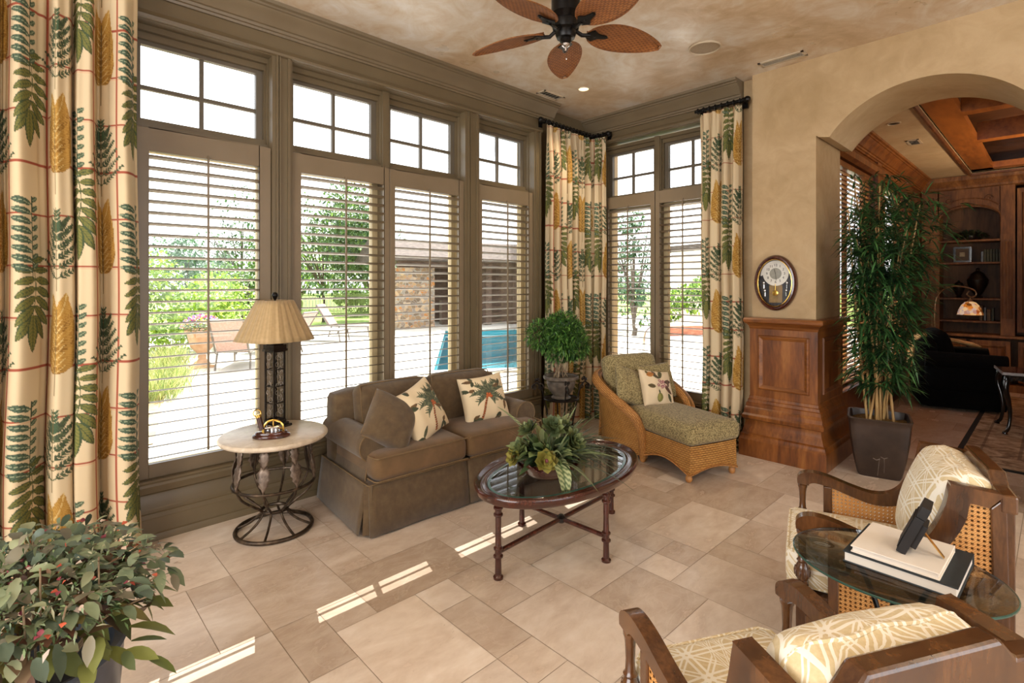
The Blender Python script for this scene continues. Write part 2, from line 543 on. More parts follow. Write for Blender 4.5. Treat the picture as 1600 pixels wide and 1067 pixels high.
CANE_STEM = simple('bamboo cane', ['8c6a3c', 'a9854f', 'c09f67'], 18, .5, stretch=(1, 1, .3))
TWIG = simple('pale twig', ['6b563f', '8d775b', 'a8937a'], 30, .85, .5, 120)
BARK = simple('grey bark', ['4a4138', '63574a'], 9, .95, .6, 50)
LEAF = tinted('leaf green', .45, trans=.22)
LEAFS = tinted('silk leaf', .5, trans=.12)
FLOWER = tinted('petal', .55, trans=.15)
CLOTH = tinted('printed cotton', .85, .12, 350, trans=.08)
PRINT = tinted('printed linen', .9, .2, 400, sheen=.1)
PAPER = simple('cream paper cover', ['e6dccf', 'efe6da'], 4, .6)
PAGES = simple('page block', ['cdbfa8', 'ddd0ba'], 3, .8, .4, 400, stretch=(.02, .02, 1))
NAVY = simple('dark slate cloth', ['1c2429', '242d33'], 40, .55)
WHITEM = simple('white register metal', ['b8a88f', 'c4b59d'], 4, .5)
GRILLE = simple('speaker grille', ['a59580', 'ae9f89'], 60, .7, .4, 400)
DIAL = simple('silver clock dial', ['d6d2c8', 'e6e2d8'], 8, .35)
CHROME = simple('chrome', ['c9c9cc', 'dadadd'], 4, .12, metal=1)
def emis(name, col, s):
    m, t, b, o = newmat(name)
    t.nodes.remove(b)
    f = noise(t, coords(t), 2, 1)
    c = ramp(t, f, [(0, col), (1, col)])
    e = t.nodes.new('ShaderNodeEmission'); t.links.new(c, e.inputs[0]); e.inputs[1].default_value = s
    t.links.new(e.outputs[0], o.inputs[0]); return m
LAMPGLOW = emis('lit bulb lens', 'ffe3b0', 2.2)

# travertine floor: colour per tile plus veining
def floorm(name, warm=0):
    m, t, b, o = newmat(name)
    a = attr(t, 'tint')
    sp = t.nodes.new('ShaderNodeSeparateXYZ'); t.links.new(a.outputs['Vector'], sp.inputs[0])
    tc = t.nodes.new('ShaderNodeTexCoord')
    off = t.nodes.new('ShaderNodeVectorMath'); off.operation = 'MULTIPLY_ADD'
    t.links.new(a.outputs['Vector'], off.inputs[0]); off.inputs[1].default_value = (37, 53, 71)
    t.links.new(tc.outputs['Object'], off.inputs[2])
    mp = t.nodes.new('ShaderNodeMapping'); mp.inputs['Scale'].default_value = (1, .5, 1)
    t.links.new(off.outputs[0], mp.inputs[0])
    v = mp.outputs[0]
    f = E(t, noise(t, v, 3.2, 6, .58, .7)) * .62 + E(t, noise(t, v, 15, 5, .6, .4)) * .38
    c = ramp(t, f, [(.30, 'bda997'), (.44, 'ccbbab'), (.56, 'd8cabc'), (.70, 'e4dad0')])
    tone = ramp(t, E(t, sp.outputs[0]), [(0, (.70, .64, .58, 1)), (.35, (.88, .84, .80, 1)), (.7, (1.02, 1.0, .98, 1)), (1, (1.14, 1.13, 1.11, 1))])
    c = mixc(t, 1.0, c, tone, 'MULTIPLY')
    vein = E(t, noise(t, v, 5, 6, .6, 2.5))
    vm = ((vein - .5).ab() * 26 * -1 + 1).clamp() * .16
    c = mixc(t, vm, c, 'e6d9c6')
    pits = (E(t, noise(t, v, 60, 3, .6)) - .68).mx(0) * 6
    c = mixc(t, pits.mn(.5), c, '8a6c50')
    grout = E(t, sp.outputs[2]).gt(.5)
    c = mixc(t, grout, c, 'a5937e')
    t.links.new(c, b.inputs['Base Color'])
    r = ramp(t, f, [(.3, (.30,) * 3 + (1,)), (.7, (.20,) * 3 + (1,))])
    t.links.new(r, b.inputs['Roughness'])
    setp(b, spec=.4)
    bumpn(t, b, f, .04, .004)
    return m
FLOOR = floorm('travertine')

def wickerm(name, cols, w=.034, h=.017):
    m, t, b, o = newmat(name)
    u, v, _ = uvw(t)
    row = (v / h).fl()
    uu = u / w + row.mod(2) * .5
    hx = (uu * PI).sin().ab(); hy = ((v / h) * PI).sin().ab()
    hgt = hx.pw(.28) * hy.pw(.6)
    nz = E(t, noise(t, coords(t), 18, 3))
    f = hgt * .62 + nz * .45
    c = ramp(t, f, [(.12, cols[0]), (.4, cols[1]), (.7, cols[2]), (.95, cols[3])])
    t.links.new(c, b.inputs['Base Color']); setp(b, rough=.5)
    bumpn(t, b, hgt, .9, .006)
    return m
WICKER = wickerm('honey wicker', ['4f2d10', '97652c', 'b98543', 'cf9f5c'])
WICKWRAP = wickerm('wicker wrapped roll', ['5a3213', '9c6730', 'bb8346', 'cb9557'], .05, .016)
def canem(name):
    m, t, b, o = newmat(name)
    u, v, _ = uvw(t)
    p = .0165
    a = (u * (2 * PI / p)).cos(); c_ = (v * (2 * PI / p)).cos()
    hole = (a + c_).gt(.85)
    strand = (u * (2 * PI / p) + v * (2 * PI / p)).sin().ab()
    c = ramp(t, strand * .5 + E(t, noise(t, coords(t), 20, 2)) * .5, [(.25, 'a2672f'), (.55, 'c78d4c'), (.85, 'd9a868')])
    t.links.new(c, b.inputs['Base Color']); setp(b, rough=.5)
    tr = t.nodes.new('ShaderNodeBsdfTransparent')
    mx = t.nodes.new('ShaderNodeMixShader')
    t.links.new(hole.k, mx.inputs[0]); t.links.new(b.outputs[0], mx.inputs[1]); t.links.new(tr.outputs[0], mx.inputs[2])
    t.links.new(mx.outputs[0], o.inputs[0])
    return m
CANE = canem('woven cane')
CANEBACK = simple('cane backing cloth', ['3a1d0c', '4c2a12'], 20, .8)
def trellism(name):
    m, t, b, o = newmat(name)
    u, v, _ = uvw(t)
    def dl(x, p, off=0.0):
        q = (x / p + off).fr() - .5
        d = (q.ab() - .09).ab()
        return d.lt(.038)
    p = .105
    L = dl(u, p).mx(dl(v, p)).mx(dl(u + v, p * 1.0, .5)).mx(dl(u - v, p * 1.0, .5))
    nz = noise(t, coords(t), 90, 3)
    base = ramp(t, nz, [(.3, 'cdb98e'), (.7, 'dccaa2')])
    c = mixc(t, L, base, 'f0eadb')
    t.links.new(c, b.inputs['Base Color']); setp(b, rough=.75, sheen=.1)
    bumpn(t, b, E(t, noise(t, coords(t), 500, 2)) + L * .6, .15, .002)
    return m
TRELLIS = trellism('cane trellis print')
def speckm(name):
    m, t, b, o = newmat(name)
    v = coords(t)
    vo = t.nodes.new('ShaderNodeTexVoronoi'); vo.inputs['Scale'].default_value = 95
    t.links.new(v, vo.inputs['Vector'])
    f = E(t, noise(t, v, 60, 4, .65)) * .6 + E(t, vo.outputs['Distance']) * .55
    c = ramp(t, f, [(.36, '4f4226'), (.47, '6f6240'), (.56, '8f8057'), (.7, 'a39468')])
    t.links.new(c, b.inputs['Base Color']); setp(b, rough=.95, sheen=.15)
    bumpn(t, b, f, .35, .004)
    return m
SPECK = speckm('green speckled chenille')
def shadem(name):
    m, t, b, o = newmat(name)
    u, v, _ = uvw(t)
    st = (u * 160).sin() * .5 + .5
    c = ramp(t, st * .3 + E(t, noise(t, coords(t), 50, 3)) * .7, [(.2, 'b99c6c'), (.8, 'cfb385')])
    t.links.new(c, b.inputs['Base Color']); setp(b, rough=.6, sheen=.3)
    tr = t.nodes.new('ShaderNodeBsdfTranslucent'); t.links.new(c, tr.inputs[0])
    mx = t.nodes.new('ShaderNodeMixShader'); mx.inputs[0].default_value = .3
    t.links.new(b.outputs[0], mx.inputs[1]); t.links.new(tr.outputs[0], mx.inputs[2]); t.links.new(mx.outputs[0], o.inputs[0])
    return m
SHADE = shadem('pleated silk shade')
def bladem(name):
    m, t, b, o = newmat(name)
    u, v, _ = uvw(t)
    w = .035
    row = (v / .012).fl(); uu = u / w + row.mod(2) * .5
    hgt = (uu * PI).sin().ab().pw(.6) * ((v / .012) * PI).sin().ab().pw(.5)
    f = hgt * .5 + E(t, noise(t, coords(t), 25, 4)) * .5
    c = ramp(t, f, [(.25, '5a3212'), (.5, '7d4a1f'), (.8, '9a6230')])
    t.links.new(c, b.inputs['Base Color']); setp(b, rough=.65)
    bumpn(t, b, hgt, .5, .004)
    return m
BLADE = bladem('woven palm blade')

# ------------------------------------------------------------------ the room
CZ = 3.46
def floor_mesh():
    rng = random.Random(5)
    U = .205
    x0, y0 = -4.06, -4.3
    nx, ny = 41, 75
    used = [[False] * ny for _ in range(nx)]
    mb = MB()
    mb.add([(x0, y0, -.004), (x0 + nx * U, y0, -.004), (x0 + nx * U, y0 + ny * U, -.004), (x0, y0 + ny * U, -.004)], [(0, 1, 2, 3)], col=(0, 0, 1, 1))
    shapes = [(3, 2), (2, 3), (2, 2), (3, 3), (1, 2), (2, 1), (3, 2), (2, 3), (1, 1)]
    g = .0012
    for i in range(nx):
        for j in range(ny):
            if used[i][j]: continue
            sh = shapes[:]
            rng.shuffle(sh)
            sh.append((1, 1))
            for a, b in sh:
                if (a, b) == (1, 1) and rng.random() < .6 and sh[-1] != (a, b): continue
                if i + a <= nx and j + b <= ny and not any(used[p][q] for p in range(i, i + a) for q in range(j, j + b)):
                    break
            for p in range(i, i + a):
                for q in range(j, j + b): used[p][q] = True
            X0, X1, Y0, Y1 = x0 + i * U + g, x0 + (i + a) * U - g, y0 + j * U + g, y0 + (j + b) * U - g
            tone = min(1, max(0, rng.gauss(.62, .24)))
            mb.add([(X0, Y0, 0), (X1, Y0, 0), (X1, Y1, 0), (X0, Y1, 0)], [(0, 1, 2, 3)], col=(tone, rng.random(), 0, 1))
    return mb
struct('floor', floor_mesh(), FLOOR, smooth=False, weld=False)
struct('floor_slab', MB().b2(-4.06, 4.35, -4.3, 11.1, -.14, -.008), EXT, smooth=False)
struct('ceiling', MB().b2(-4.06, 4.3, -4.3, 5.0, CZ, CZ + .12), CEIL, smooth=False)

WX = -3.80           # face of the casing on the window wall
OPEN = [(.50, 1.30), (1.44, 3.02), (3.19, 3.94)]
ZB, ZT = .36, 3.146
def wall_left():
    m = MB()
    ys = [-4.3] + [v for o in OPEN for v in o] + [4.05]
    for k in range(0, len(ys), 2):
        m.b2(-3.93, WX, ys[k], ys[k + 1], ZB, ZT)
    m.b2(-3.93, WX, -4.3, 4.05, 0, ZB)
    m.b2(-3.93, WX, -4.3, 4.05, ZT, CZ)
    m.b2(-4.06, -3.88, 4.05, 5.0, 0, CZ)
    return m
struct('wall_left', wall_left(), TRIM, smooth=False)
def wall_left_outer():
    m = MB()
    ys = [-4.3] + [v for o in OPEN for v in o] + [4.05]
    for k in range(0, len(ys), 2):
        m.b2(-4.06, -3.93, ys[k], ys[k + 1], ZB, ZT + .06)
    m.b2(-4.06, -3.93, -4.3, 4.05, -.15, ZB)
    m.b2(-4.06, -3.93, -4.3, 4.05, ZT + .06, 4.2)
    m.b2(-4.09, -4.06, 4.05, 5.3, -.15, 4.2)
    return m
struct('wall_outer', wall_left_outer(), JAMB, smooth=False)
# added ledge and rod, out of view, shaping the sun into floor stripes
struct('sun_cut_ledge', MB().b2(-4.126, -4.06, -4.3, 5.3, 3.30, 3.62), EXT, smooth=False)
tm = MB().tube([(-4.1834, -4.3, 3.3), (-4.1834, 5.3, 3.3)], .0088, 10)
for y in (-3.6, 5.0): tm.b2(-4.19, -4.12, y - .006, y + .006, 3.30, 3.36)
struct('sun_split_rod', tm, BLACKM)
# the reed-moulded casing on each pier and the head casing
cm = MB()
for (a, b) in ((1.30, 1.44), (3.02, 3.19), (3.94, 4.05), (.30, .50)):
    for f, w in ((.22, .014), (.36, .010), (.80, .018)):
        y = a + (b - a) * f
        cm.b2(WX, WX + .012, y - w / 2, y + w / 2, ZB + .02, ZT + .03)
cm.prism([(WX - .002, 3.15), (WX + .02, 3.155), (WX + .026, 3.17), (WX + .018, 3.185), (WX + .012, 3.2), (WX - .002, 3.205)], -4.3, 4.05, 'y')
struct('trim_3', cm, TRIM, smooth=False)
CROWNP = [(0, .17), (.018, .17), (.022, .155), (.034, .152), (.038, .135), (.05, .13), (.06, .115), (.085, .075), (.11, .055), (.115, .045), (.128, .04), (.13, .028), (.15, .022), (.155, 0), (0, 0)]
struct('trim_4', MB().prism([(WX - .002 + a, CZ - b) for a, b in CROWNP], -4.3, 4.2, 'y'), CROWN, smooth=True, angle=25)
BASEP = [(-.005, .362), (.03, .362), (.036, .352), (.03, .340), (.036, .326), (.028, .300), (.024, .285), (.008, .272), (.008, .262), (.014, .245), (.018, .19), (.022, .182), (.022, .165), (.030, .160), (.032, .135), (.036, .13), (.036, .045), (.046, .04), (.05, .02), (.05, 0), (-.005, 0)]
struct('baseboard_left', MB().prism([(WX + a, b) for a, b in BASEP], -4.3, 4.02, 'y'), TRIM, smooth=True, angle=20)

# back window wall
BY = 4.96
BO = (-3.70, -2.31)
def wall_back():
    m = MB()
    m.b2(-3.88, BO[0], BY, 5.1, 0, CZ); m.b2(BO[1], -2.06, BY, 5.1, 0, CZ)
    m.b2(*BO, BY, 5.1, 0, ZB); m.b2(*BO, BY, 5.1, 3.17, CZ)
    for x in (-3.74, -2.25, -2.12):
        m.b2(x - .01, x + .01, BY - .012, BY, .36, 3.2)
    m.prism([(BY + .002, 3.175), (BY - .02, 3.18), (BY - .024, 3.2), (BY - .012, 3.225), (BY + .002, 3.23)], -3.88, -2.06, 'x')
    return m
struct('wall_back', wall_back(), TRIM, smooth=False)
om = MB()
om.b2(-4.09, BO[0], 5.1, 5.3, -.15, 4.2); om.b2(BO[1], -1.66, 5.1, 5.3, -.15, 4.2); om.b2(*BO, 5.1, 5.3, -.15, ZB); om.b2(*BO, 5.1, 5.3, 3.17, 4.2)
struct('wall_outer_back', om, JAMB, smooth=False)
struct('sun_block_ledge', MB().b2(-4.3, -1.66, 5.3, 5.75, 3.3, 3.62), EXT, smooth=False)  # added ledge, out of view, blocking sun at the back windows
struct('wall_corner', MB().b2(-2.06, -1.94, 4.995, 5.1, 0, CZ), WALL, smooth=False)
struct('trim_6', MB().prism([(BY + .002 - a, CZ - b) for a, b in CROWNP], -3.88, -2.06, 'x'), CROWN, smooth=True, angle=25)
struct('baseboard_back', MB().prism([(BY - a, b) for a, b in BASEP], -3.88, -2.06, 'x'), TRIM, smooth=True, angle=20)

# wall with the archway
AX0, AX1, AXC = -1.418, -.002, -.71
def arch_poly():
    r, zc = .741, 2.349
    p = [(-1.945, CZ), (-1.945, 2.80), (AX0, 2.80), (AX0 + .02, 2.785), (AXC - .61, 2.77)]
    a0 = math.atan2(2.77 - zc, -.61); a1 = math.atan2(2.77 - zc, .61)
    for i in range(1, 40):
        a = a0 + (a1 - a0) * i / 40
        p.append((AXC + r * math.cos(a), zc + r * math.sin(a)))
    p += [(AXC + .61, 2.77), (AX1 - .02, 2.785), (AX1, 2.80), (4.3, 2.80), (4.3, CZ)]
    return p
am = MB().prism(arch_poly(), 4.9, 5.6, 'y')
am.b2(-1.945, AX0, 4.9, 5.6, 0, 2.80); am.b2(AX1, 4.3, 4.9, 5.6, 0, 2.80)
struct('wall_arch', am, WALL, smooth=True, angle=25)
struct('wall_right', MB().b2(4.2, 4.3, -4.3, 4.9, 0, .4).b2(4.2, 4.3, -4.3, 4.9, 3.1, CZ).b2(4.2, 4.3, -4.3, -1.8, .4, 3.1).b2(4.2, 4.3, 3.4, 4.9, .4, 3.1), WALL, smooth=False)
struct('wall_rear', MB().b2(-3.9, 4.3, -4.3, -4.2, 0, .4).b2(-3.9, 4.3, -4.3, -4.2, 3.1, CZ).b2(-3.9, -3.0, -4.3, -4.2, .4, 3.1).b2(2.2, 4.3, -4.3, -4.2, .4, 3.1), WALL, smooth=False)

# wood wainscot pedestal wrapped round the pier
def ring_loft(prof, x0, x1, y0, y1, kl=.5, kf=1, kr=.85, kb=.3):
    P = [[(x0 - o * kl, y0 - o * kf, z), (x1 + o * kr, y0 - o * kf, z), (x1 + o * kr, y1 + o * kb, z), (x0 - o * kl, y1 + o * kb, z)] for o, z in prof]
    return MB().grid(P, closev=True, flip=True)
PEDP = [(.135, 0), (.135, .15), (.125, .165), (.118, .185), (.118, .195), (.10, .205), (.09, .235), (.075, .262), (.068, .30), (.07, .318), (.098, .33), (.103, .345), (.103, .362), (.092, .372), (.085, .378), (.082, .41), (.07, .43), (.064, .435), (.062, .465), (.05, .472), (.045, .495), (.034, .502), (.03, .525), (.024, .53), (.024, 1.15)]
ped = ring_loft(PEDP, -1.945, AX0, 4.9, 5.6)
pr = struct('pier_wainscot', ped, ALDER, angle=20)
pr['label'] = 'knotty wood wainscot base around the archway pier under the wall clock'
pr['category'] = 'wainscot'
cap = ring_loft([(.024, 1.14), (.03, 1.15), (.034, 1.165), (.05, 1.178), (.058, 1.186), (.075, 1.192), (.09, 1.205), (.092, 1.225), (.082, 1.24), (.02, 1.246), (-.02, 1.246)], -1.945, AX0, 4.9, 5.6)
obj('cap', cap, ALDERH, pr, angle=25)
def panel_frame(x0, x1, z0, z1, y, w=.045):
    m = MB()
    prof = [(0, 0), (.006, -.012), (.016, -.016), (.024, -.010), (.034, -.004), (w, .004)]
    P = []
    for d, o in prof:
        P.append([(x0 + d, y + o, z0 + d), (x1 - d, y + o, z0 + d), (x1 - d, y + o, z1 - d), (x0 + d, y + o, z1 - d)])
    m.grid(P, closev=True)
    b = m.n
    m.add([(x0 + w, y + .004, z0 + w), (x1 - w, y + .004, z0 + w), (x1 - w, y + .004, z1 - w), (x0 + w, y + .004, z1 - w)], [(0, 1, 2, 3)])
    return m
obj('panel', panel_frame(-1.885, -1.46, .595, 1.085, 4.875), ALDERH, pr, angle=20)
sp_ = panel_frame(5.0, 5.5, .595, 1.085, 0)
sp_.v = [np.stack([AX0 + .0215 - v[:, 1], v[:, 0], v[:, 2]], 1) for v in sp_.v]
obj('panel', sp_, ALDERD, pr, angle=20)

# ------------------------------------------------------------------ windows and shutters
def rect_frame(m, y0, y1, z0, z1, t, x0, x1, t2=None, tb=None):
    t2 = t2 or t; tb = tb or t2
    m.b2(x0, x1, y0, y0 + t, z0, z1); m.b2(x0, x1, y1 - t, y1, z0, z1)
    m.b2(x0, x1, y0 + t, y1 - t, z1 - t2, z1); m.b2(x0, x1, y0 + t, y1 - t, z0, z0 + tb)
    return m  # added eave, out of view, holding sun off the library blinds
SW = {}
def swap(m):      # x-plane window to y-plane window: (x,y,z)->(y,x,z) about the corner
    m.v = [np.stack([v[:, 1], -v[:, 0] + (BY + WX), v[:, 2]], 1) for v in m.v]
    m.f = [q[::-1] for q in m.f]
    return m
def window(n, lites, back=False):
    root = sroot('window_%d' % n)
    fr = MB(); mu = MB(); pa = MB(); st = MB(); lo = MB()
    y0, y1 = lites[0][0], lites[-1][1]
    for a, b in lites:
        rect_frame(fr, a, b, 2.44, 3.146, .062, -3.985, -3.945, .10, .075)
        rect_frame(lo, a, b, .36, 2.44, .05, -4.0, -3.95, .06, .06)
        g0, g1 = a + .062, b - .062
        ym = (g0 + g1) / 2
        mu.b2(-3.985, -3.958, ym - .0125, ym + .0125, 2.515, 3.046)
        mu.b2(-3.986, -3.959, g0, g1, 2.77, 2.795)
        pa.b2(-3.974, -3.969, g0, g1, 2.51, 3.05)
        pa.b2(-3.978, -3.973, a + .05, b - .05, .42, 2.38)
        rect_frame(st, a, b, 2.50, 3.146, .018, -3.945, -3.915, .075)
        rect_frame(st, a, b, 2.50, 3.146, .008, -3.915, -3.88, .035)
    for k in range(len(lites) - 1):
        st.b2(-3.99, -3.86, lites[k][1], lites[k + 1][0], .36, 3.146)
    for m_ in (fr, mu, pa, st, lo):
        if back: swap(m_)
    obj('window_frame', fr, MUNT, root, smooth=False); obj('lower_sash', lo, JAMB, root, smooth=False); obj('muntin', mu, MUNT, root, smooth=False)
    obj('pane', pa, GLASS, root, smooth=False); obj('window_stop', st, TRIM, root, smooth=False)
    return root
window(1, [(.50, 1.30)])
window(2, [(1.44, 2.20), (2.26, 3.02)])
window(3, [(3.19, 3.94)])
window(4, [(-3.70, -3.03), (-2.97, -2.31)], True)
def shutter(y0, y1, l0, l1, label, zt=2.36, zb=.446, zr=2.50, back=False, tilt=R(12), mat=None, group='plantation shutters in the tall windows', spacing=.0684, name='window_shutter', lw=.068):
    mat = mat or SHUT
    root = thing(name, label, 'shutter', (0, 0, 0), 0, group)
    x0, x1 = -3.85, -3.818
    f = MB()
    f.b2(x0, x1, y0, l0, .362, zr); f.b2(x0, x1, l1, y1, .362, zr); f.b2(x0, x1, l0, l1, zt, zr); f.b2(x0, x1, l0, l1, .362, zb)
    n = max(1, round((zt - zb) / spacing)); s = (zt - zb) / n
    sl = MB()
    sec = [(math.cos(a) * lw / 2, math.sin(a) * .0045) for a in np.linspace(0, 2 * PI, 10, endpoint=False)]
    ct, stt = math.cos(tilt), math.sin(tilt)
    for k in range(n):
        z = zb + s * (k + .5)
        P = [[(-3.834 + a * ct - b * stt, y, z + a * stt + b * ct) for a, b in sec] for y in (l0 + .002, l1 - .002)]
        b0 = sl.n
        sl.grid(P, closev=True)
        sl.f.append(tuple(b0 + i for i in range(10))); sl.f.append(tuple(b0 + 10 + i for i in range(9, -1, -1)))
    ym = (l0 + l1) / 2
    rod = MB().b2(-3.803, -3.793, ym - .006, ym + .006, zb + .03, zt - .005)
    rod.tube([(-3.798, ym, zt - .006), (-3.80, ym, zt + .012), (-3.815, ym, zt + .016)], .004, 6)
    for m_ in (f, sl, rod):
        if back: swap(m_)
    obj('shutter_frame', f, mat, root, smooth=False, bevel=.003); obj('louvers', sl, mat, root, angle=60); obj('tilt_rod', rod, mat, root, smooth=False)
    return root
shutter(.503, 1.297, .584, 1.22, 'taupe louvred shutter between the large floral drape and the brown lamp')
shutter(1.443, 2.238, 1.507, 2.187, 'taupe louvred shutter right behind the lampshade and brown round-edged sofa pillow')
shutter(2.242, 3.017, 2.288, 2.96, 'taupe louvred shutter above the sofa middle, showing stone pool house and pool edge')
shutter(3.193, 3.937, 3.238, 3.877, 'narrow taupe louvred shutter behind the right end of the sofa, beside the corner drapes')
shutter(-3.698, -3.005, -3.61, -3.054, 'dim taupe louvred shutter behind the chaise, nearest the room corner', zt=2.41, zr=2.54, back=True)
shutter(-2.995, -2.312, -2.945, -2.39, 'dim taupe louvred shutter behind the chaise, partly covered by the right drape', zt=2.41, zr=2.54, back=True)

# ceiling fittings
def ceiling_vent(cx, cy, w, h, rz, label, z=CZ, bot=WHITEM):
    r = thing('ceiling_vent', label, 'vent', (cx, cy, z), rz)
    fr = MB(); t = .02
    fr.b2(-w / 2, w / 2, -h / 2, -h / 2 + t, -.008, -.0005); fr.b2(-w / 2, w / 2, h / 2 - t, h / 2, -.008, -.0005)
    fr.b2(-w / 2, -w / 2 + t, -h / 2, h / 2, -.008, -.0005); fr.b2(w / 2 - t, w / 2, -h / 2, h / 2, -.008, -.0005)
    obj('frame', fr, bot, r, smooth=False)
    obj('dark_opening', MB().b2(-w / 2 + t, w / 2 - t, -h / 2 + t, h / 2 - t, -.0025, -.0005), BLACKM, r, smooth=False)
    s = MB()
    for k in range(6):
        y = -h / 2 + t + (h - 2 * t) * (k + .5) / 6
        s.box((0, y, -.006), (w - 2 * t, .007, .002), RM(R(30)))
    obj('slats', s, bot, r, smooth=False)
ceiling_vent(-1.625, 4.72, .36, .12, 0, 'tan slotted air vent in the ceiling close to the arch wall')
ceiling_vent(-3.55, 3.92, .12, .30, 0, 'small tan air vent in the ceiling above the corner curtain rod')
sp = thing('ceiling_speaker', 'large round flush speaker grille in the ceiling', 'speaker', (-1.977, 4.034, CZ))
obj('rim', MB().lathe([(.124, -.0005), (.124, -.010), (.118, -.014), (.112, -.010), (.112, -.0005)], n=48, cap=False), WHITEM, sp)
obj('grille', MB().lathe([(.112, -.0005), (.112, -.004), (.0, -.0045)], n=48), GRILLE, sp)
def down_spot(x, y, z, label, kindstruct=False, power=60, color=(1, .82, .6), spot=R(120)):
    r = thing('recessed_light', label, 'light', (x, y, z), 0, 'recessed ceiling lights')
    obj('trim_ring', MB().lathe([(.062, -.0005), (.062, -.006), (.056, -.008), (.05, -.005), (.048, -.0005)], n=32, cap=False), WHITEM, r)
    obj('lens', MB().lathe([(.048, -.0005), (.046, -.003), (.0, -.0035)], n=32), LAMPGLOW, r)
    l = lamp('down_spot', 'SPOT', (x, y, z - .03), power, color, (0, 0, -1), spot_size=spot, spot_blend=.6, shadow_soft_size=.06)
    return r
down_spot(-3.219, 4.036, CZ, 'lit round recessed light in the corner above the topiary', power=45)
sk = thing('ceiling_sprinkler', 'tiny pale fire sprinkler cap on the ceiling near the window crown', 'sprinkler', (-3.5, 3.14, CZ))
obj('cap', MB().lathe([(.028, -.0005), (.028, -.004), (.0, -.006)], n=20), WHITEM, sk)
for x, y in ((1.6, .9), (1.6, -1.6), (-1.2, -1.6), (1.5, 3.2), (-2.4, -.8)):  # spots added out of view to fill the room, no fixtures
    lamp('down_spot', 'SPOT', (x, y, CZ - .01), 70, (1, .84, .64), (0, 0, -1), spot_size=R(125), spot_blend=.6, shadow_soft_size=.06)

# ------------------------------------------------------------------ printed cloth: motifs drawn in cloth coordinates (metres)
class Raster:
    def __init__(s, w, h, res, bgc, wrap=True):
        s.W, s.H, s.res, s.wrap = w, h, res, wrap
        s.nx, s.ny = int(round(w / res)), int(round(h / res))
        s.X, s.Y = np.meshgrid((np.arange(s.nx) + .5) * res, (np.arange(s.ny) + .5) * res, indexing='ij')
        s.a = np.tile(np.array(hexc(bgc)), (s.nx, s.ny, 1))
    def rel(s, x0, y0):
        dx = s.X - x0; dy = s.Y - y0
        if s.wrap:
            dx = (dx + s.W / 2) % s.W - s.W / 2; dy = (dy + s.H / 2) % s.H - s.H / 2
        return dx, dy
    def leaf(s, x0, y0, ang, L, w, c, vein=None, stripes=None, edge=None, bend=0):
        """a leaf from its base along ang (deg)"""
        dx, dy = s.rel(x0, y0)
        ca, sa = math.cos(R(ang)), math.sin(R(ang))
        u = (dx * ca + dy * sa) / L; v = (-dx * sa + dy * ca)
        v = v - bend * L * (u ** 2)
        uu = u.clip(0, 1)
        half = w / 2 * np.sin(PI * uu ** .85) ** .75
        m = (u > 0) & (u < 1) & (np.abs(v) < half)
        s.a[m] = hexc(c)
        if stripes:
            k = m & (np.abs(((u * L - np.abs(v) * .9) / stripes[1]) % 1 - .5) < .17)
            s.a[k] = hexc(stripes[0])
        if edge:
            s.a[m & (np.abs(v) > half * .72)] = hexc(edge)
        if vein:
            s.a[m & (np.abs(v) < max(.0018, w * .035))] = hexc(vein)
    def line(s, x0, y0, x1, y1, w, c):
        L = math.hypot(x1 - x0, y1 - y0)
        dx, dy = s.rel((x0 + x1) / 2, (y0 + y1) / 2)
        ca, sa = (x1 - x0) / L, (y1 - y0) / L
        m = (np.abs(dx * ca + dy * sa) < L / 2) & (np.abs(-dx * sa + dy * ca) < w / 2)
        s.a[m] = hexc(c)
    def disc(s, x, y, r, c, ry=None):
        dx, dy = s.rel(x, y)
        s.a[(dx / r) ** 2 + (dy / (ry or r)) ** 2 < 1] = hexc(c)
    def sample(s, x, y):
        i = np.floor(x / s.res).astype(int); j = np.floor(y / s.res).astype(int)
        if s.wrap: i %= s.nx; j %= s.ny
        else: i = i.clip(0, s.nx - 1); j = j.clip(0, s.ny - 1)
        return s.a[i, j]

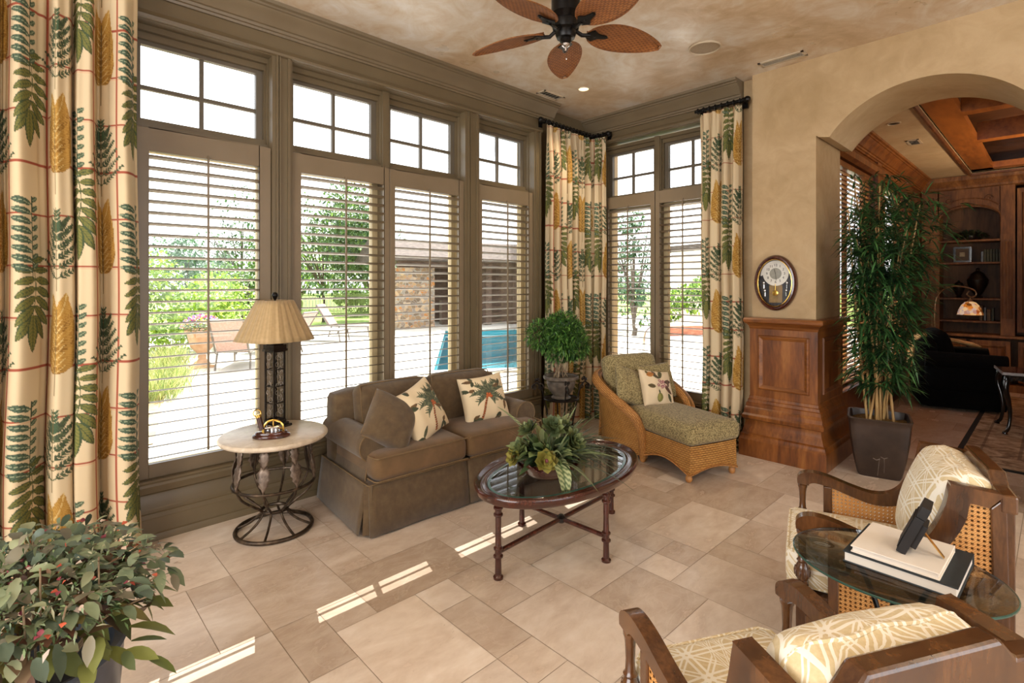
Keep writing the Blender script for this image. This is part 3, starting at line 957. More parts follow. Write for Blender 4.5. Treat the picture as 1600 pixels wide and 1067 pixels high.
def drape_print():
    r = Raster(.96, 1.04, .0025, 'cdb996')
    def plume(x, y, h=.44, w=.115):
        n = 9
        for k in range(n):
            t = k / (n - 1)
            yy = y + h * (.10 + .62 * t)
            ww = w * (1.0 - .25 * abs(t - .4))
            for sg in (-1, 1):
                r.leaf(x, yy, 90 + sg * (48 - 18 * t), ww * 1.5, .056, ('8a6220', '986e28', 'a47a30')[k % 3], 'cbb072', ('b48c44', .011), bend=-.25 * sg)
        r.line(x, y - .07, x, y + h * .85, .006, '6f5a36')
    def fern(x, y, h=.40):
        for k in range(6):
            t = k / 5
            yy = y + h * (.08 + .6 * t); L = .19 * (1 - .45 * t)
            for sg in (-1, 1):
                a = 90 + sg * (56 - 22 * t)
                ux, uy = math.cos(R(a)), math.sin(R(a))
                for q in range(9):
                    d = L * (q + 1) / 9.5
                    for s2 in (-1, 1):
                        r.leaf(x + ux * d, yy + uy * d, a + s2 * 42, .026 * (1.15 - q / 12), .010, ('465038', '545e42', '384430')[(q + k) % 3])
                r.line(x, yy, x + ux * L, yy + uy * L, .005, '3a4a2c')
        for q in range(6):
            for s2 in (-1, 1): r.leaf(x, y + h * (.68 + .05 * q), 90 + s2 * 40, .035, .013, '3d5237')
        r.line(x, y - .03, x, y + h, .006, '6b5a34')
    def blade(x, y, h=.42):
        for k in range(8):
            yy = y + h * (.1 + .8 * k / 7)
            r.leaf(x, yy, 158, .12, .036, '4a5c46', '9aa182', ('35483a', .02), bend=.15)
            r.leaf(x, yy + .015, 35, .05, .026, '44563f', '8c9678')
        r.line(x, y, x + .004, y + h, .006, '2f3d2a')
    def broad(x, y):
        sx = [(x + .02 * math.sin(i * .5), y - .05 + .045 * i) for i in range(7)]
        for i in range(6): r.line(*sx[i], *sx[i + 1], .005, '4c5636')
        for i, (px_, py_) in enumerate(sx):
            for sg in (-1, 1):
                L = .15 - .010 * i
                r.leaf(px_, py_, -90 + sg * (38 + 12 * i), L, .055 - .003 * i, '6f6c34', '3f4a2a', ('59602f', .016), '3d4c30', bend=-.12 * sg)
        r.leaf(x, y - .05, -90, .19, .062, '77743a', '3f4a2a', ('5d6430', .018), '3d4c30')
    for k in range(4):
        y = .13 + k * .26
        r.line(0, y, .48, y, .009, '984a34'); r.line(.48, y, .96, y, .009, '984a34')
        r.line(0, y - .012, .48, y - .012, .003, 'cfa683'); r.line(.48, y - .012, .96, y - .012, .003, 'cfa683')
    for x in (.0, .235, .485, .725):
        r.line(x, 0, x, .52, .008, '984a34'); r.line(x, .52, x, 1.04, .008, '984a34')
        r.line(x + .012, 0, x + .012, .52, .003, 'cfa683'); r.line(x + .012, .52, x + .012, 1.04, .003, 'cfa683')
    fern(.12, .03); plume(.12, .57)
    broad(.36, .45); blade(.36, .58)
    plume(.61, .05); fern(.61, .55)
    blade(.86, .03); broad(.86, .92)
    return r
DRAPE = drape_print()

def drape(name, path, zt, zb, folds, amp, label, seed=0, ures=.0045, vres=.0065, full=1.55, off=0, flare=0, nrm=1, group='floral drapes', lift=None, lining=True, header=True):
    """a hanging printed drape: path = plan polyline of its mean line"""
    rng = np.random.default_rng(seed)
    P = np.array(path, float)
    seg = np.linalg.norm(np.diff(P, axis=0), axis=1); L = seg.sum()
    nu = int(L * full / ures); nv = int((zt - zb) / vres)
    s = np.linspace(0, L, nu + 1)
    cum = np.concatenate([[0], np.cumsum(seg)])
    bx = np.interp(s, cum, P[:, 0]); by = np.interp(s, cum, P[:, 1])
    tx = np.gradient(bx, s); ty = np.gradient(by, s)
    ln = np.hypot(tx, ty); tx /= ln; ty /= ln
    nx, ny = -ty * nrm, tx * nrm
    z = np.linspace(zt, zb, nv + 1)
    q = (zt - z) / (zt - zb)
    k = s / L
    warp = k + sum(rng.uniform(-.018, .018) * np.sin(2 * PI * (f * k + rng.random())) for f in (1, 2, 3))
    fold = np.sin(2 * PI * folds * warp)
    fold = np.sign(fold) * np.abs(fold) ** .75
    f2 = .28 * np.sin(2 * PI * folds * 2.3 * warp + 1.1)
    fold3 = np.sin(2 * PI * folds * .5 * warp + .7)
    head = .35 + .65 * np.clip(q / .12, 0, 1)
    A = (fold[:, None] * (amp * (.85 + .35 * q))[None] + f2[:, None] * amp * (1 - .5 * q)[None] + fold3[:, None] * (amp * .5 * q)[None]) * head[None]
    if header:
        pin = np.sin(2 * PI * folds * 3 * k)[:, None] * .006 * np.clip(1 - q / .05, 0, 1)[None]
        A = A + pin
    lat = (np.cos(2 * PI * folds * warp) * amp * .45)[:, None] * (q * .7 + .3)[None] + (k - .5)[:, None] * (flare * q ** 2)[None]
    wob = .012 * np.sin(3.1 * z + seed)[None] * q[None]
    X = bx[:, None] + nx[:, None] * A + tx[:, None] * (lat + wob)
    Y = by[:, None] + ny[:, None] * A + ty[:, None] * (lat + wob)
    Z = np.tile(z[None], (nu + 1, 1))
    if lift is not None:
        Z = Z + lift(k)[:, None] * (q ** 6)[None]
    # cloth length along the folds at mid height
    mid = nv // 2
    ds = np.hypot(np.diff(X[:, mid]), np.diff(Y[:, mid])); U = np.concatenate([[0], np.cumsum(ds)])
    col = DRAPE.sample(np.tile((U + off)[:, None], (1, nv + 1)), np.tile(z[None], (nu + 1, 1)) + 5.2 + .05)
    # the red braid along both edges
    mb = MB().grid(np.stack([X, Y, Z], -1), col=col)
    o = obj(name, mb, CLOTH, angle=180, weld=False)
    tag(o, label, 'curtain', group)
    return o
# large drape at the left edge of the view
drape('curtain', [(-3.63, -.42), (-3.60, .505)], 3.30, .012, 7.5, .056, 'large floral printed drape at the left, nearest window drape with its hem on the floor', 3, full=1.75, off=.12, flare=.05, ures=.003, vres=.0045,
      lift=lambda k: .03 * np.sin(9 * k) ** 2)
drape('curtain', [(-3.70, 4.02), (-3.715, 4.74)], 3.215, .012, 7, .040, 'floral drape in the far corner hanging against the window wall behind the topiary', 5, off=.3, ures=.0045, vres=.007)
drape('curtain', [(-3.80, 4.80), (-3.555, 4.845)], 3.215, .012, 3, .030, 'narrow floral drape in the far corner hanging against the back window wall', 8, off=.55, ures=.006, vres=.009)
drape('curtain', [(-2.43, 4.84), (-2.005, 4.84)], 3.20, .012, 4.5, .042, 'floral drape between the chaise and the wood wainscot pier', 11, off=.2, ures=.004, vres=.0065)

def rod(name, p, q, label, ends=(0, 1), group='curtain rods', br=None):
    r = thing(name, label, 'curtain rod', p, 0, group)
    p = Vector(p); q = Vector(q); d = q - p
    obj('pole', MB().tube([(0, 0, 0), tuple(d)], .016, 12), BLACKM, r)
    dn = d.normalized()
    n = max(4, int(d.length / .055))
    for i in range(n):
        c = d * ((i + .5) / n)
        m = MB()
        a = dn.orthogonal().normalized(); b = dn.cross(a)
        m.tube([tuple(c + (a * math.cos(t) + b * math.sin(t)) * .024) for t in np.linspace(0, 2 * PI, 16, endpoint=False)], .0045, 6, closed=True)
        obj('ring', m, BLACKM, r)
    for e in ends:
        c = d * e + dn * (.035 if e else -.035)
        m = MB().blob(tuple(c), (.06, .06, .06), 16, 10)
        m.tube([tuple(d * e - dn * .01 * (1 if e else -1)), tuple(d * e + dn * .012 * (1 if e else -1))], .022, 12)
        obj('finial', m, BLACKM, r)
    if br:
        for e in (.06, .94):
            c = d * e
            m = MB().tube([tuple(c), tuple(c + Vector(br))], .009, 8)
            m.box(tuple(c + Vector(br)), (.018 + abs(br[1]) * .3, .018 + abs(br[0]) * .3, .09))
            obj('bracket', m, BLACKM, r)
    return r
rod('curtain_rod', (-3.70, 3.97, 3.245), (-3.715, 4.79, 3.245), 'short black curtain rod in the corner on the window wall', (0,), br=(-.085, 0, 0))
rod('curtain_rod', (-3.80, 4.82, 3.245), (-3.55, 4.845, 3.245), 'very short black curtain rod in the corner on the back window wall', (1,), br=(0, .1, 0))
rod('curtain_rod', (-2.47, 4.84, 3.235), (-2.0, 4.84, 3.235), 'black curtain rod with ball end beside the tan arch wall', (1,), br=(0, .11, 0))
rod('curtain_rod', (-3.62, -.5, 3.33), (-3.605, .56, 3.33), 'black curtain rod over the large left drape', (0, 1), br=(-.175, 0, 0))

# ------------------------------------------------------------------ sofa
def ribbon(m, top, bot, y0, y1, st=False):
    P = [[(a[0], y0, a[1]), (a[0], y1, a[1]), (b[0], y1, b[1]), (b[0], y0, b[1])] for a, b in zip(top, bot)]
    b0 = m.n
    m.grid(P, closev=True)
    m.f.append((b0, b0 + 3, b0 + 2, b0 + 1)[::-1]); n = b0 + (len(P) - 1) * 4
    m.f.append((n, n + 3, n + 2, n + 1))
    return m
sofa = thing('sofa', 'olive brown skirted two-cushion sofa under the windows', 'sofa', (-3.255, 2.325, 0), R(-3))
m = MB().soft((-.01, 0, .19), (.72, 1.46, .24), .03)
m.soft((-.285, 0, .52), (.20, 1.46, .54), .075, n=10, puffx=.02)
obj('body', m, SOFA, sofa)
for sg in (-1, 1):
    # rolled arm: outline in y-z, drawn front to back
    c = (.655, .505); ra = .096
    pr_ = [(.585, .30), (.585, .46)] + [(c[0] + ra * math.cos(a), c[1] + ra * math.sin(a)) for a in np.linspace(R(215), R(-65), 22)] + [(.70, .40), (.715, .30)]
    m = MB()
    xs = [-.37, -.20, .0, .20, .262, .27]
    P = []
    for i, x in enumerate(xs):
        sc_ = .955 if x == xs[-1] else 1
        P.append([(x, sg * (c[0] + (a - c[0]) * sc_), c[1] + (b - c[1]) * sc_) for a, b in pr_])
    m.grid(P, closev=True, flip=(sg > 0))
    n = len(pr_); b0 = (len(xs) - 1) * n
    m.f.append(tuple(b0 + i for i in range(n)) if sg < 0 else tuple(b0 + i for i in range(n - 1, -1, -1)))
    arm = obj('arm', m, SOFA, sofa, angle=50)
    pm = MB().tube([(.268, sg * a, b) for a, b in pr_], .0045, 6)
    obj('piping', pm, PIPING, arm)
for sg in (-1, 1):
    m = MB().soft((.07, sg * .355, .395), (.66, .702, .165), .05, puff=.026, n=16)
    cu = obj('seat_cushion', m, SOFA2, sofa)
    pm = MB()
    for z in (.325, .468):
        pm.tube([(.398, sg * .010, z), (.402, sg * .3, z + .003), (.402, sg * .69, z), (.385, sg * .708, z), (.30, sg * .712, z)], .005, 6)
    obj('piping', pm, PIPING, cu)
    m = MB().soft((0, 0, 0), (.17, .59, .42), .08, n=14, puffx=.055)
    m.xform(TM(-.155, sg * .30, .625) @ RM(0, R(-13), R(sg * -2)))
    bc = obj('back_cushion', m, SOFA, sofa)
    pm = MB()
    e = .29
    loop = [(.0, y, z) for y, z in [(-e + .05, -.2), (-e, -.15), (-e, .15), (-e + .05, .205), (e - .05, .205), (e, .15), (e, -.15), (e - .05, -.2)]]
    pm.tube([(.062, y * .93, z * .95) for _, y, z in bez(loop + [loop[0]], 4)], .0045, 6, closed=False)
    pm.xform(TM(-.155, sg * .30, .625) @ RM(0, R(-13), R(sg * -2)))
    obj('piping', pm, PIPING, bc)
# skirt panels: two in front, one each side, with kick pleats
def skirt(pts_top, pts_bot):
    m = MB()
    nn = 14
    P = []
    for i in range(nn + 1):
        t = i / nn
        a = Vector(pts_top[0]).lerp(Vector(pts_top[1]), t); b = Vector(pts_bot[0]).lerp(Vector(pts_bot[1]), t)
        wv = .004 * math.sin(t * 9)
        P.append([tuple(a.lerp(b, q) + Vector((wv * q, 0, 0))) for q in (0, .15, .5, 1)])
    return m.grid(P)
for tp, bt in ((((.372, -.74, .305), (.372, -.006, .305)), ((.424, -.756, .012), (.408, -.004, .012))),
               (((.372, .006, .305), (.372, .74, .305)), ((.408, .004, .012), (.424, .756, .012))),
               (((-.39, -.738, .305), (.362, -.738, .305)), ((-.40, -.772, .012), (.352, -.798, .012))),
               (((.362, .738, .305), (-.39, .738, .305)), ((.352, .798, .012), (-.40, .772, .012)))):
    obj('skirt', skirt(tp, bt), SOFA, sofa, solid=.008)
m = MB()
for sg in (-1, 1): m.beam((.35, sg * .725, .30), (.372, sg * .745, .012), .05, .05)
m.beam((.36, 0, .30), (.385, 0, .012), .03, .02)
obj('pleat_insert', m, SOFA, sofa, smooth=False)
m = MB().tube([(-.39, -.742, .307), (.368, -.745, .307), (.376, -.737, .307), (.376, .737, .307), (.368, .745, .307), (-.39, .742, .307)], .0045, 6)
obj('welt', m, PIPING, sofa)

# ------------------------------------------------------------------ pillows
def pillow_mesh(w, h, t, n=40, pinch=.06, raster=None, seed=0, edge_col=None):
    rng = np.random.default_rng(seed)
    q = np.linspace(-1, 1, n + 1)
    Uq, Vq = np.meshgrid(q, q, indexing='ij')
    sh = 1 - pinch * (1 - Vq ** 2) ; sv = 1 - pinch * (1 - Uq ** 2)
    Yc = Uq * w / 2 * sh; Zc = Vq * h / 2 * sv
    th = (t / 2) * ((1 - Uq ** 2).clip(0) ** .5 * (1 - Vq ** 2).clip(0) ** .5) ** .75
    wr = .006 * np.sin(7 * Uq + 3 * Vq + rng.random() * 6) * np.sin(4 * Vq - 2 * Uq + rng.random() * 6) * (th / (t / 2))
    m = MB()
    col = None
    if raster is not None:
        col = raster.sample((Uq * .5 + .5) * raster.W, (Vq * .5 + .5) * raster.H)
    st = np.stack([Uq * w / 2, Vq * h / 2, 0 * Uq], -1)
    m.grid(np.stack([th + wr, Yc, Zc], -1), st=st, col=col)
    bc = None
    if raster is not None:
        bc = np.tile(raster.a[2, 2], ((n + 1) ** 2, 1))
    m.grid(np.stack([-th, Yc, Zc], -1), st=st, col=bc, flip=True)
    return m
def pillow(label, mesh, mat, loc, rz, tilt, roll=0, cat='pillow', group=None, weltmat=None, wh=None):
    o = obj('throw_pillow', mesh, mat, angle=60)
    o.matrix_world = TM(*loc) @ RM(0, 0, rz) @ RM(0, tilt, 0) @ RM(roll, 0, 0)
    tag(o, label, cat, group)
    if weltmat:
        w, h = wh
        pts = []
        for a in np.linspace(0, 2 * PI, 60, endpoint=False):
            c, s_ = math.cos(a), math.sin(a)
            k = 1 / max(abs(c), abs(s_))
            u, v = c * k, s_ * k
            pts.append((0, u * w / 2 * (1 - .06 * (1 - v * v)), v * h / 2 * (1 - .06 * (1 - u * u))))
        obj('piping', MB().tube(pts, .005, 6, closed=True), weltmat, o)
    return o
def palm_print(seed, tx=.5):
    r = Raster(.40, .40, .0022, 'decaa6', wrap=False)
    x0 = .40 * tx
    tp = [(x0 - .055 + .05 * t + .03 * t * t, .03 + .21 * t) for t in np.linspace(0, 1, 14)]
    for i, (x, y) in enumerate(tp):
        r.disc(x, y, .0135, '6b3a1c', .008); r.disc(x, y + .003, .012, ('b4602c', 'a04e22')[i % 2], .004)
    cx, cy = tp[-1]
    for a, L, b in ((165, .15, -.4), (130, .13, -.25), (95, .11, .1), (60, .13, .25), (25, .16, .4), (-15, .13, .5), (200, .13, -.5), (-50, .10, .3)):
        ca, sa = math.cos(R(a)), math.sin(R(a))
        r.leaf(cx, cy, a, L, .045, '5d6149', '3c3f2e', ('3b4434', .012), bend=-b * .6)
        for q in range(6):
            d = L * (q + 1) / 7
            off = -b * .6 * L * ((d / L) ** 2)
            for s2 in (-1, 1):
                r.leaf(cx + ca * d - sa * off, cy + sa * d + ca * off, a + s2 * 38, .045, .011, ('47503c', '6b6c50')[q % 2])
    for dx, dy in ((-.012, -.01), (.012, -.016), (0, -.03), (.02, -.035), (-.018, -.03)):
        r.disc(cx + dx, cy + dy, .013, 'a84c20'); r.disc(cx + dx - .003, cy + dy + .003, .006, 'c8743a')
    rg = random.Random(seed)
    for x, y in ((.05, .04), (.30, .05), (.36, .16), (.04, .27), (.33, .30), (.10, .36)):
        for k in range(3):
            r.leaf(x, y, rg.uniform(0, 360), rg.uniform(.05, .09), .03, ('55583f', '6e5130', '40452f')[k], '2f3224', None)
    return r
def floral_print():
    r = Raster(.40, .40, .0022, 'decaa8', wrap=False)
    for x, y, a, L, c in ((.2, .30, 150, .12, '5b4a2e'), (.2, .30, 60, .13, '5a5a33'), (.24, .22, -40, .15, '6b3a2a'), (.25, .25, 10, .13, '5d3a28'), (.12, .2, 170, .09, '6b5a36'), (.3, .13, -70, .10, '545a36'), (.16, .34, 110, .06, '6b4a2c'), (.3, .2, 70, .1, '7a4a34')):
        r.leaf(x, y, a, L, .05, c, '2f2a1c', ('3d3a26', .014))
    for x, y in ((.17, .22), (.21, .25), (.25, .215), (.215, .20), (.24, .26), (.19, .27)):
        for k in range(5):
            r.leaf(x, y, 72 * k + 20, .026, .018, ('7b3348', '9c5a68')[k % 2], 'd7b0a8')
        r.disc(x, y, .005, 'e6cf9c')
    r.disc(.17, .08, .038, '77753c', .05); r.disc(.16, .085, .02, '9a9450', .035); r.leaf(.17, .12, 100, .05, .025, '3f4a2a')
    r.leaf(.05, .33, 20, .10, .06, 'a8672c', '6b3f1c', ('c08a48', .014)); r.leaf(.05, .35, 60, .05, .03, '6b5a2c')
    return r
pillow('plain olive brown boxed pillow leaning in the left corner of the sofa', pillow_mesh(.34, .34, .20, 30, .03, seed=2), SOFA, (-3.06, 1.80, .635), R(4), R(-26), R(-36), group='sofa pillows', weltmat=PIPING, wh=(.34, .34))
pillow('cream palm tree pillow tilted against the brown pillow in the sofa middle', pillow_mesh(.38, .39, .17, 150, .08, palm_print(1, .62), 3), PRINT, (-3.10, 2.07, .65), R(14), R(-24), R(15), group='sofa pillows')
pillow('upright square cream palm tree pillow on the right sofa cushion', pillow_mesh(.40, .37, .17, 150, .08, palm_print(2, .45), 4), PRINT, (-3.14, 2.68, .64), R(-10), R(-20), R(3), group='sofa pillows')

# ------------------------------------------------------------------ wicker chaise
CH = thing('wicker_chaise', 'honey wicker chaise lounge with green speckled cushions by the back windows', 'chaise', (-1.90, 4.015, 0), math.atan2(-.31, .95))
roll_l = [(-.535, -.25, .045), (-.53, -.262, .18), (-.535, -.285, .30), (-.57, -.325, .395), (-.66, -.362, .462), (-.80, -.385, .525), (-.96, -.38, .585), (-1.10, -.34, .63), (-1.21, -.24, .655), (-1.26, -.10, .67), (-1.27, 0, .675)]
roll = bez(roll_l + [(x, -y, z) for x, y, z in roll_l[-2::-1]], 7)
low = []
for p in roll:
    x, y, z = p
    yl = y * (.255 / max(.255, abs(y))) if abs(y) > .255 else y
    low.append((max(x, -1.20) if abs(y) < .2 else x + .02 * (abs(y) > .3), y * .80 if abs(y) > .255 else y, .055))
N = len(roll)
L = np.concatenate([[0], np.cumsum([math.dist(roll[i], roll[i + 1]) for i in range(N - 1)])])
rows, sts = [], []
for q in np.linspace(0, 1, 14):
    rr = []; ss = []
    for i in range(N):
        a, b = Vector(low[i]), Vector(roll[i])
        p = a.lerp(b, q)
        out = Vector((a.x + .6, a.y, 0)).normalized() if i not in (0, N - 1) else Vector((0, a.y, 0)).normalized()
        bow = -.012 * math.sin(PI * q) * min(1, (b.z - a.z) / .3)
        p += out * bow
        rr.append(tuple(p)); ss.append((L[i], p.z, 0))
    rows.append(rr); sts.append(ss)
m = MB().grid(rows, st=sts)
obj('arm_and_back', m, WICKER, CH, angle=70, solid=.02)
m = MB().tube(roll, [.036 + .016 * math.sin(PI * i / (N - 1)) for i in range(N)], 14)
obj('rolled_edge', m, WICKWRAP, CH)
# long seat base with a scalloped apron
def apron_z(t): return .06 + .075 * math.sin(PI * t) ** 1.2
outline = []
hw = .245
for t in np.linspace(0, 1, 28): outline.append((-1.15 + 1.16 * t, -hw - .012 * math.sin(PI * t), .06 + .075 * math.sin(PI * min(1, max(0, (t - .52) / .48))) ** 1.1 if t > .52 else .06))
for t in np.linspace(0, 1, 14)[1:]: outline.append((.01 + .012 * math.sin(PI * t), -hw + 2 * hw * t, .06 + .05 * math.sin(PI * t)))
for p in outline[:28][::-1][1:]: outline.append((p[0], -p[1], p[2]))
Lo = np.concatenate([[0], np.cumsum([math.dist(outline[i][:2], outline[i + 1][:2]) for i in range(len(outline) - 1)])])
rows = []; sts = []
for q in np.linspace(0, 1, 9):
    fl = 1 + .02 * (1 - q)
    rows.append([(x, y * (1 + .03 * (1 - q)), zb + (.285 - zb) * q) for x, y, zb in outline]); sts.append([(Lo[i], zb + (.285 - zb) * q, 0) for i, (x, y, zb) in enumerate(outline)])
m = MB().grid(rows, st=sts)
m.b2(-1.13, 0.0, -hw + .01, hw - .01, .265, .283)
obj('seat_base', m, WICKER, CH, angle=50)
m = MB().tube([(x, y * 1.035, z) for x, y, z in outline], .010, 8)
obj('apron_edge', m, WICKWRAP, CH)
for x, y in ((-.02, -.232), (-.02, .232), (-.545, -.25), (-.545, .25), (-1.1, -.2), (-1.1, .2)):
    m = MB().lathe([(.014, .06), (.018, .055), (.026, .04), (.028, .025), (.022, .008), (.012, .0)], (x, y, 0), 16)
    obj('foot', m, simple('turned honey wood', ['a8703a', 'bd874c'], 10, .4) if 'turned honey wood' not in bpy.data.materials else bpy.data.materials['turned honey wood'], CH)
m = MB().soft((-.44, 0, .365), (.98, .56, .165), .065, puff=.018, n=16)
obj('seat_cushion', m, SPECK, CH)
m = MB().soft((0, 0, 0), (.17, .60, .46), .08, n=14, puffx=.035)
m.xform(TM(-1.02, 0, .64) @ RM(0, R(-17), 0))
obj('back_cushion', m, SPECK, CH)
def chl(x, y, z):
    a = math.atan2(-.31, .95); return (-1.90 + x * math.cos(a) - y * math.sin(a), 4.015 + x * math.sin(a) + y * math.cos(a), z)
arz = math.atan2(-.31, .95)
pillow('green speckled pillow leaning on the left arm of the chaise', pillow_mesh(.37, .36, .13, 30, .05, seed=6), SPECK, chl(-.80, -.17, .60), arz + R(12), R(-26), R(-22), group='chaise pillows')
pillow('green speckled pillow at the back right of the chaise behind the floral one', pillow_mesh(.38, .34, .12, 30, .04, seed=7), SPECK, chl(-.85, .165, .615), arz + R(-6), R(-20), R(4), group='chaise pillows')
pillow('cream pillow printed with fruit and purple flowers on the chaise', pillow_mesh(.35, .34, .14, 150, .08, floral_print(), 9), PRINT, chl(-.70, .035, .585), arz + R(4), R(-24), R(-9), group='chaise pillows')

# ------------------------------------------------------------------ oval coffee table
CT = thing('coffee_table', 'oval glass topped coffee table with dark red wood rim and turned legs', 'coffee table', (-2.062, 2.37, 0), R(3))
def oval(m, prof, a, b, n=72):
    P = [[((b - o) * math.cos(t), (a - o) * math.sin(t), z) for t in np.linspace(0, 2 * PI, n, endpoint=False)] for o, z in prof]
    return m.grid(P, closev=True, flip=True)
m = oval(MB(), [(.075, .405), (.03, .405), (.012, .415), (.006, .43), (0, .444), (-.002, .455), (.006, .462), (.016, .458), (.028, .446), (.045, .441), (.055, .446), (.062, .450), (.07, .447), (.078, .44), (.078, .405), (.075, .405)], .616, .378)
obj('rim', m, MAHOG, CT, angle=60)
obj('glass_top', oval(MB(), [(.30, .434), (.076, .434), (.076, .444), (.30, .444)], .616, .378).add([], []), TGLASS, CT, angle=30)
t_ = MB()
for zz in (.434, .444):
    ell = [((.378 - .076) * math.cos(t), (.616 - .076) * math.sin(t), zz) for t in np.linspace(0, 2 * PI, 72, endpoint=False)]
    t_.add(ell, [tuple(range(72)) if zz > .44 else tuple(range(71, -1, -1))])
t_.grid([[(.302 * math.cos(t), .54 * math.sin(t), zz) for t in np.linspace(0, 2 * PI, 72, endpoint=False)] for zz in (.434, .444)], closev=True)
bpy.data.objects.remove([o for o in CT.children if o.name.startswith('glass_top')][0])
obj('glass_top', t_, TGLASS, CT, angle=30)
obj('bevelled_glass_edge', oval(MB(), [(.076, .4445), (.092, .4450), (.0925, .4446), (.0765, .4442)], .616, .378), GEDGE, CT)
legp = [(0, -.534), (.318, 0), (0, .548), (-.318, 0)]
for x, y in legp:
    pr_ = [(.026, 0), (.027, .012), (.018, .022), (.0165, .10), (.017, .108), (.026, .114), (.026, .122), (.018, .13), (.018, .148), (.025, .154), (.025, .162), (.017, .17), (.0155, .25), (.0165, .325), (.025, .332), (.025, .34), (.018, .347), (.018, .362), (.025, .368), (.025, .376), (.018, .384), (.018, .41)]
    obj('leg', MB().lathe(pr_, (x, y, 0), 16), MAHOG, CT, angle=30)
for a, b in ((0, 2), (1, 3)):
    z = .139 + (.0 if a == 0 else .0)
    obj('stretcher', MB().tube([(legp[a][0], legp[a][1], z), (0, 0, z), (legp[b][0], legp[b][1], z)], .0135, 10), MAHOG, CT)
obj('boss', MB().lathe([(.0, .118), (.022, .12), (.03, .13), (.03, .148), (.02, .158), (.012, .165), (0, .168)], n=16), BLACKW, CT)

# ------------------------------------------------------------------ arrangement on the coffee table
rng = np.random.default_rng(21)
AR = thing('succulent_arrangement', 'wide carved wooden bowl of succulents and tropical leaves on the coffee table', 'plant', (-2.05, 2.235, .4455))
m = MB().lathe([(.06, 0), (.115, .004), (.15, .03), (.165, .06), (.168, .085), (.160, .088), (.15, .07), (.1, .06), (0, .058)], n=40)
bw = obj('bowl', m, MAHOG, AR)
pm = MB()
for k in range(9):
    a = 2 * PI * k / 9
    P = []
    for i in range(7):
        t = i / 6
        w = .075 * math.sin(PI * (t * .75 + .22))
        r_ = .125 + .055 * math.sin(t * 1.5); z = .02 + .085 * t
        P.append([((r_ + .006 * (1 - s_ * s_)) * math.cos(a + s_ * w / .15), (r_ + .006 * (1 - s_ * s_)) * math.sin(a + s_ * w / .15), z - .02 * s_ * s_ * t) for s_ in (-1, -.5, 0, .5, 1)])
    pm.grid(P)
obj('carved_petals', pm, MAHOG, bw, solid=.006)
def strip_leaf(m, base, az, L, W, el0, curve, c1, c2, bands=18, n=26, cw=8):
    """one broad banded leaf"""
    P = []; C = []
    p = Vector(base); el = el0
    dL = L / n
    for i in range(n + 1):
        t = i / n
        d = Vector((math.cos(az) * math.cos(el), math.sin(az) * math.cos(el), math.sin(el)))
        sd = Vector((-math.sin(az), math.cos(az), 0)); up = sd.cross(d) * -1
        w = W / 2 * max(.02, math.sin(PI * (t * .93 + .05)) ** .8)
        row = []; cr = []
        for j in range(cw + 1):
            s_ = -1 + 2 * j / cw
            row.append(tuple(p + sd * (w * s_) + up * (w * .25 * abs(s_))))
            k = ((t * bands + abs(s_) * 1.2) % 1) < .5
            c = hexc(c2) if (k and abs(s_) > .12) else hexc(c1)
            cr.append(c)
        P.append(row); C.append(cr)
        p = p + d * dL; el -= curve / n
    m.grid(P, col=np.array(C))
for az, L_, W_, el, cv in ((-.42, .36, .085, .75, 2.9), (3.7, .40, .05, 1.1, .6), (1.75, .32, .06, 1.2, .9), (.5, .30, .06, .9, 1.6)):
    m = MB(); strip_leaf(m, (.03 * math.cos(az), .03 * math.sin(az), .085), az, L_, W_, el, cv, '4e6238', 'b9bd8a', 13)
    obj('banded_leaf', m, LEAFS, AR)
m = MB()
N = 165
az = rng.uniform(0, 2 * PI, N); el = rng.uniform(.25, 1.35, N)
d = np.stack([np.cos(az) * np.cos(el), np.sin(az) * np.cos(el), np.sin(el)], 1)
pos = np.stack([.10 * np.cos(az) * rng.uniform(.1, 1, N), .10 * np.sin(az) * rng.uniform(.1, 1, N), .075 + .06 * rng.random(N)], 1)
leaves(m, pos, d, rng.uniform(.10, .235, N), rng.uniform(.03, .065, N), .35, .12, pick(rng, ['3e5230', '5a7040', '7d8f58', '34482f', '93a06c', '636c50'], N), rng, 5)
obj('foliage', m, LEAFS, AR)
m = MB(); N = 85
az = rng.normal(.75, .75, N); el = rng.uniform(.25, 1.2, N)
d = np.stack([np.cos(az) * np.cos(el), np.sin(az) * np.cos(el), np.sin(el)], 1)
pos = np.stack([.06 * np.cos(az), .06 * np.sin(az), .08 + 0 * az], 1)
leaves(m, pos, d, rng.uniform(.28, .52, N), rng.uniform(.008, .015, N), rng.uniform(.2, .6, N), .1, pick(rng, ['45553a', '5c6b45', '6f7a52', '37452f'], N), rng, 7)
obj('grass_blades', m, LEAFS, AR)
m = MB(); N = 26
az = rng.normal(2.5, .9, N); el = rng.uniform(.6, 1.3, N)
d = np.stack([np.cos(az) * np.cos(el), np.sin(az) * np.cos(el), np.sin(el)], 1)
leaves(m, np.stack([.05 * np.cos(az), .05 * np.sin(az), .09 + 0 * az], 1), d, rng.uniform(.2, .36, N), .004, .25, .1, pick(rng, ['7a6a4a', '8d7d58'], N), rng, 6)
obj('dry_twigs', m, LEAFS, AR)
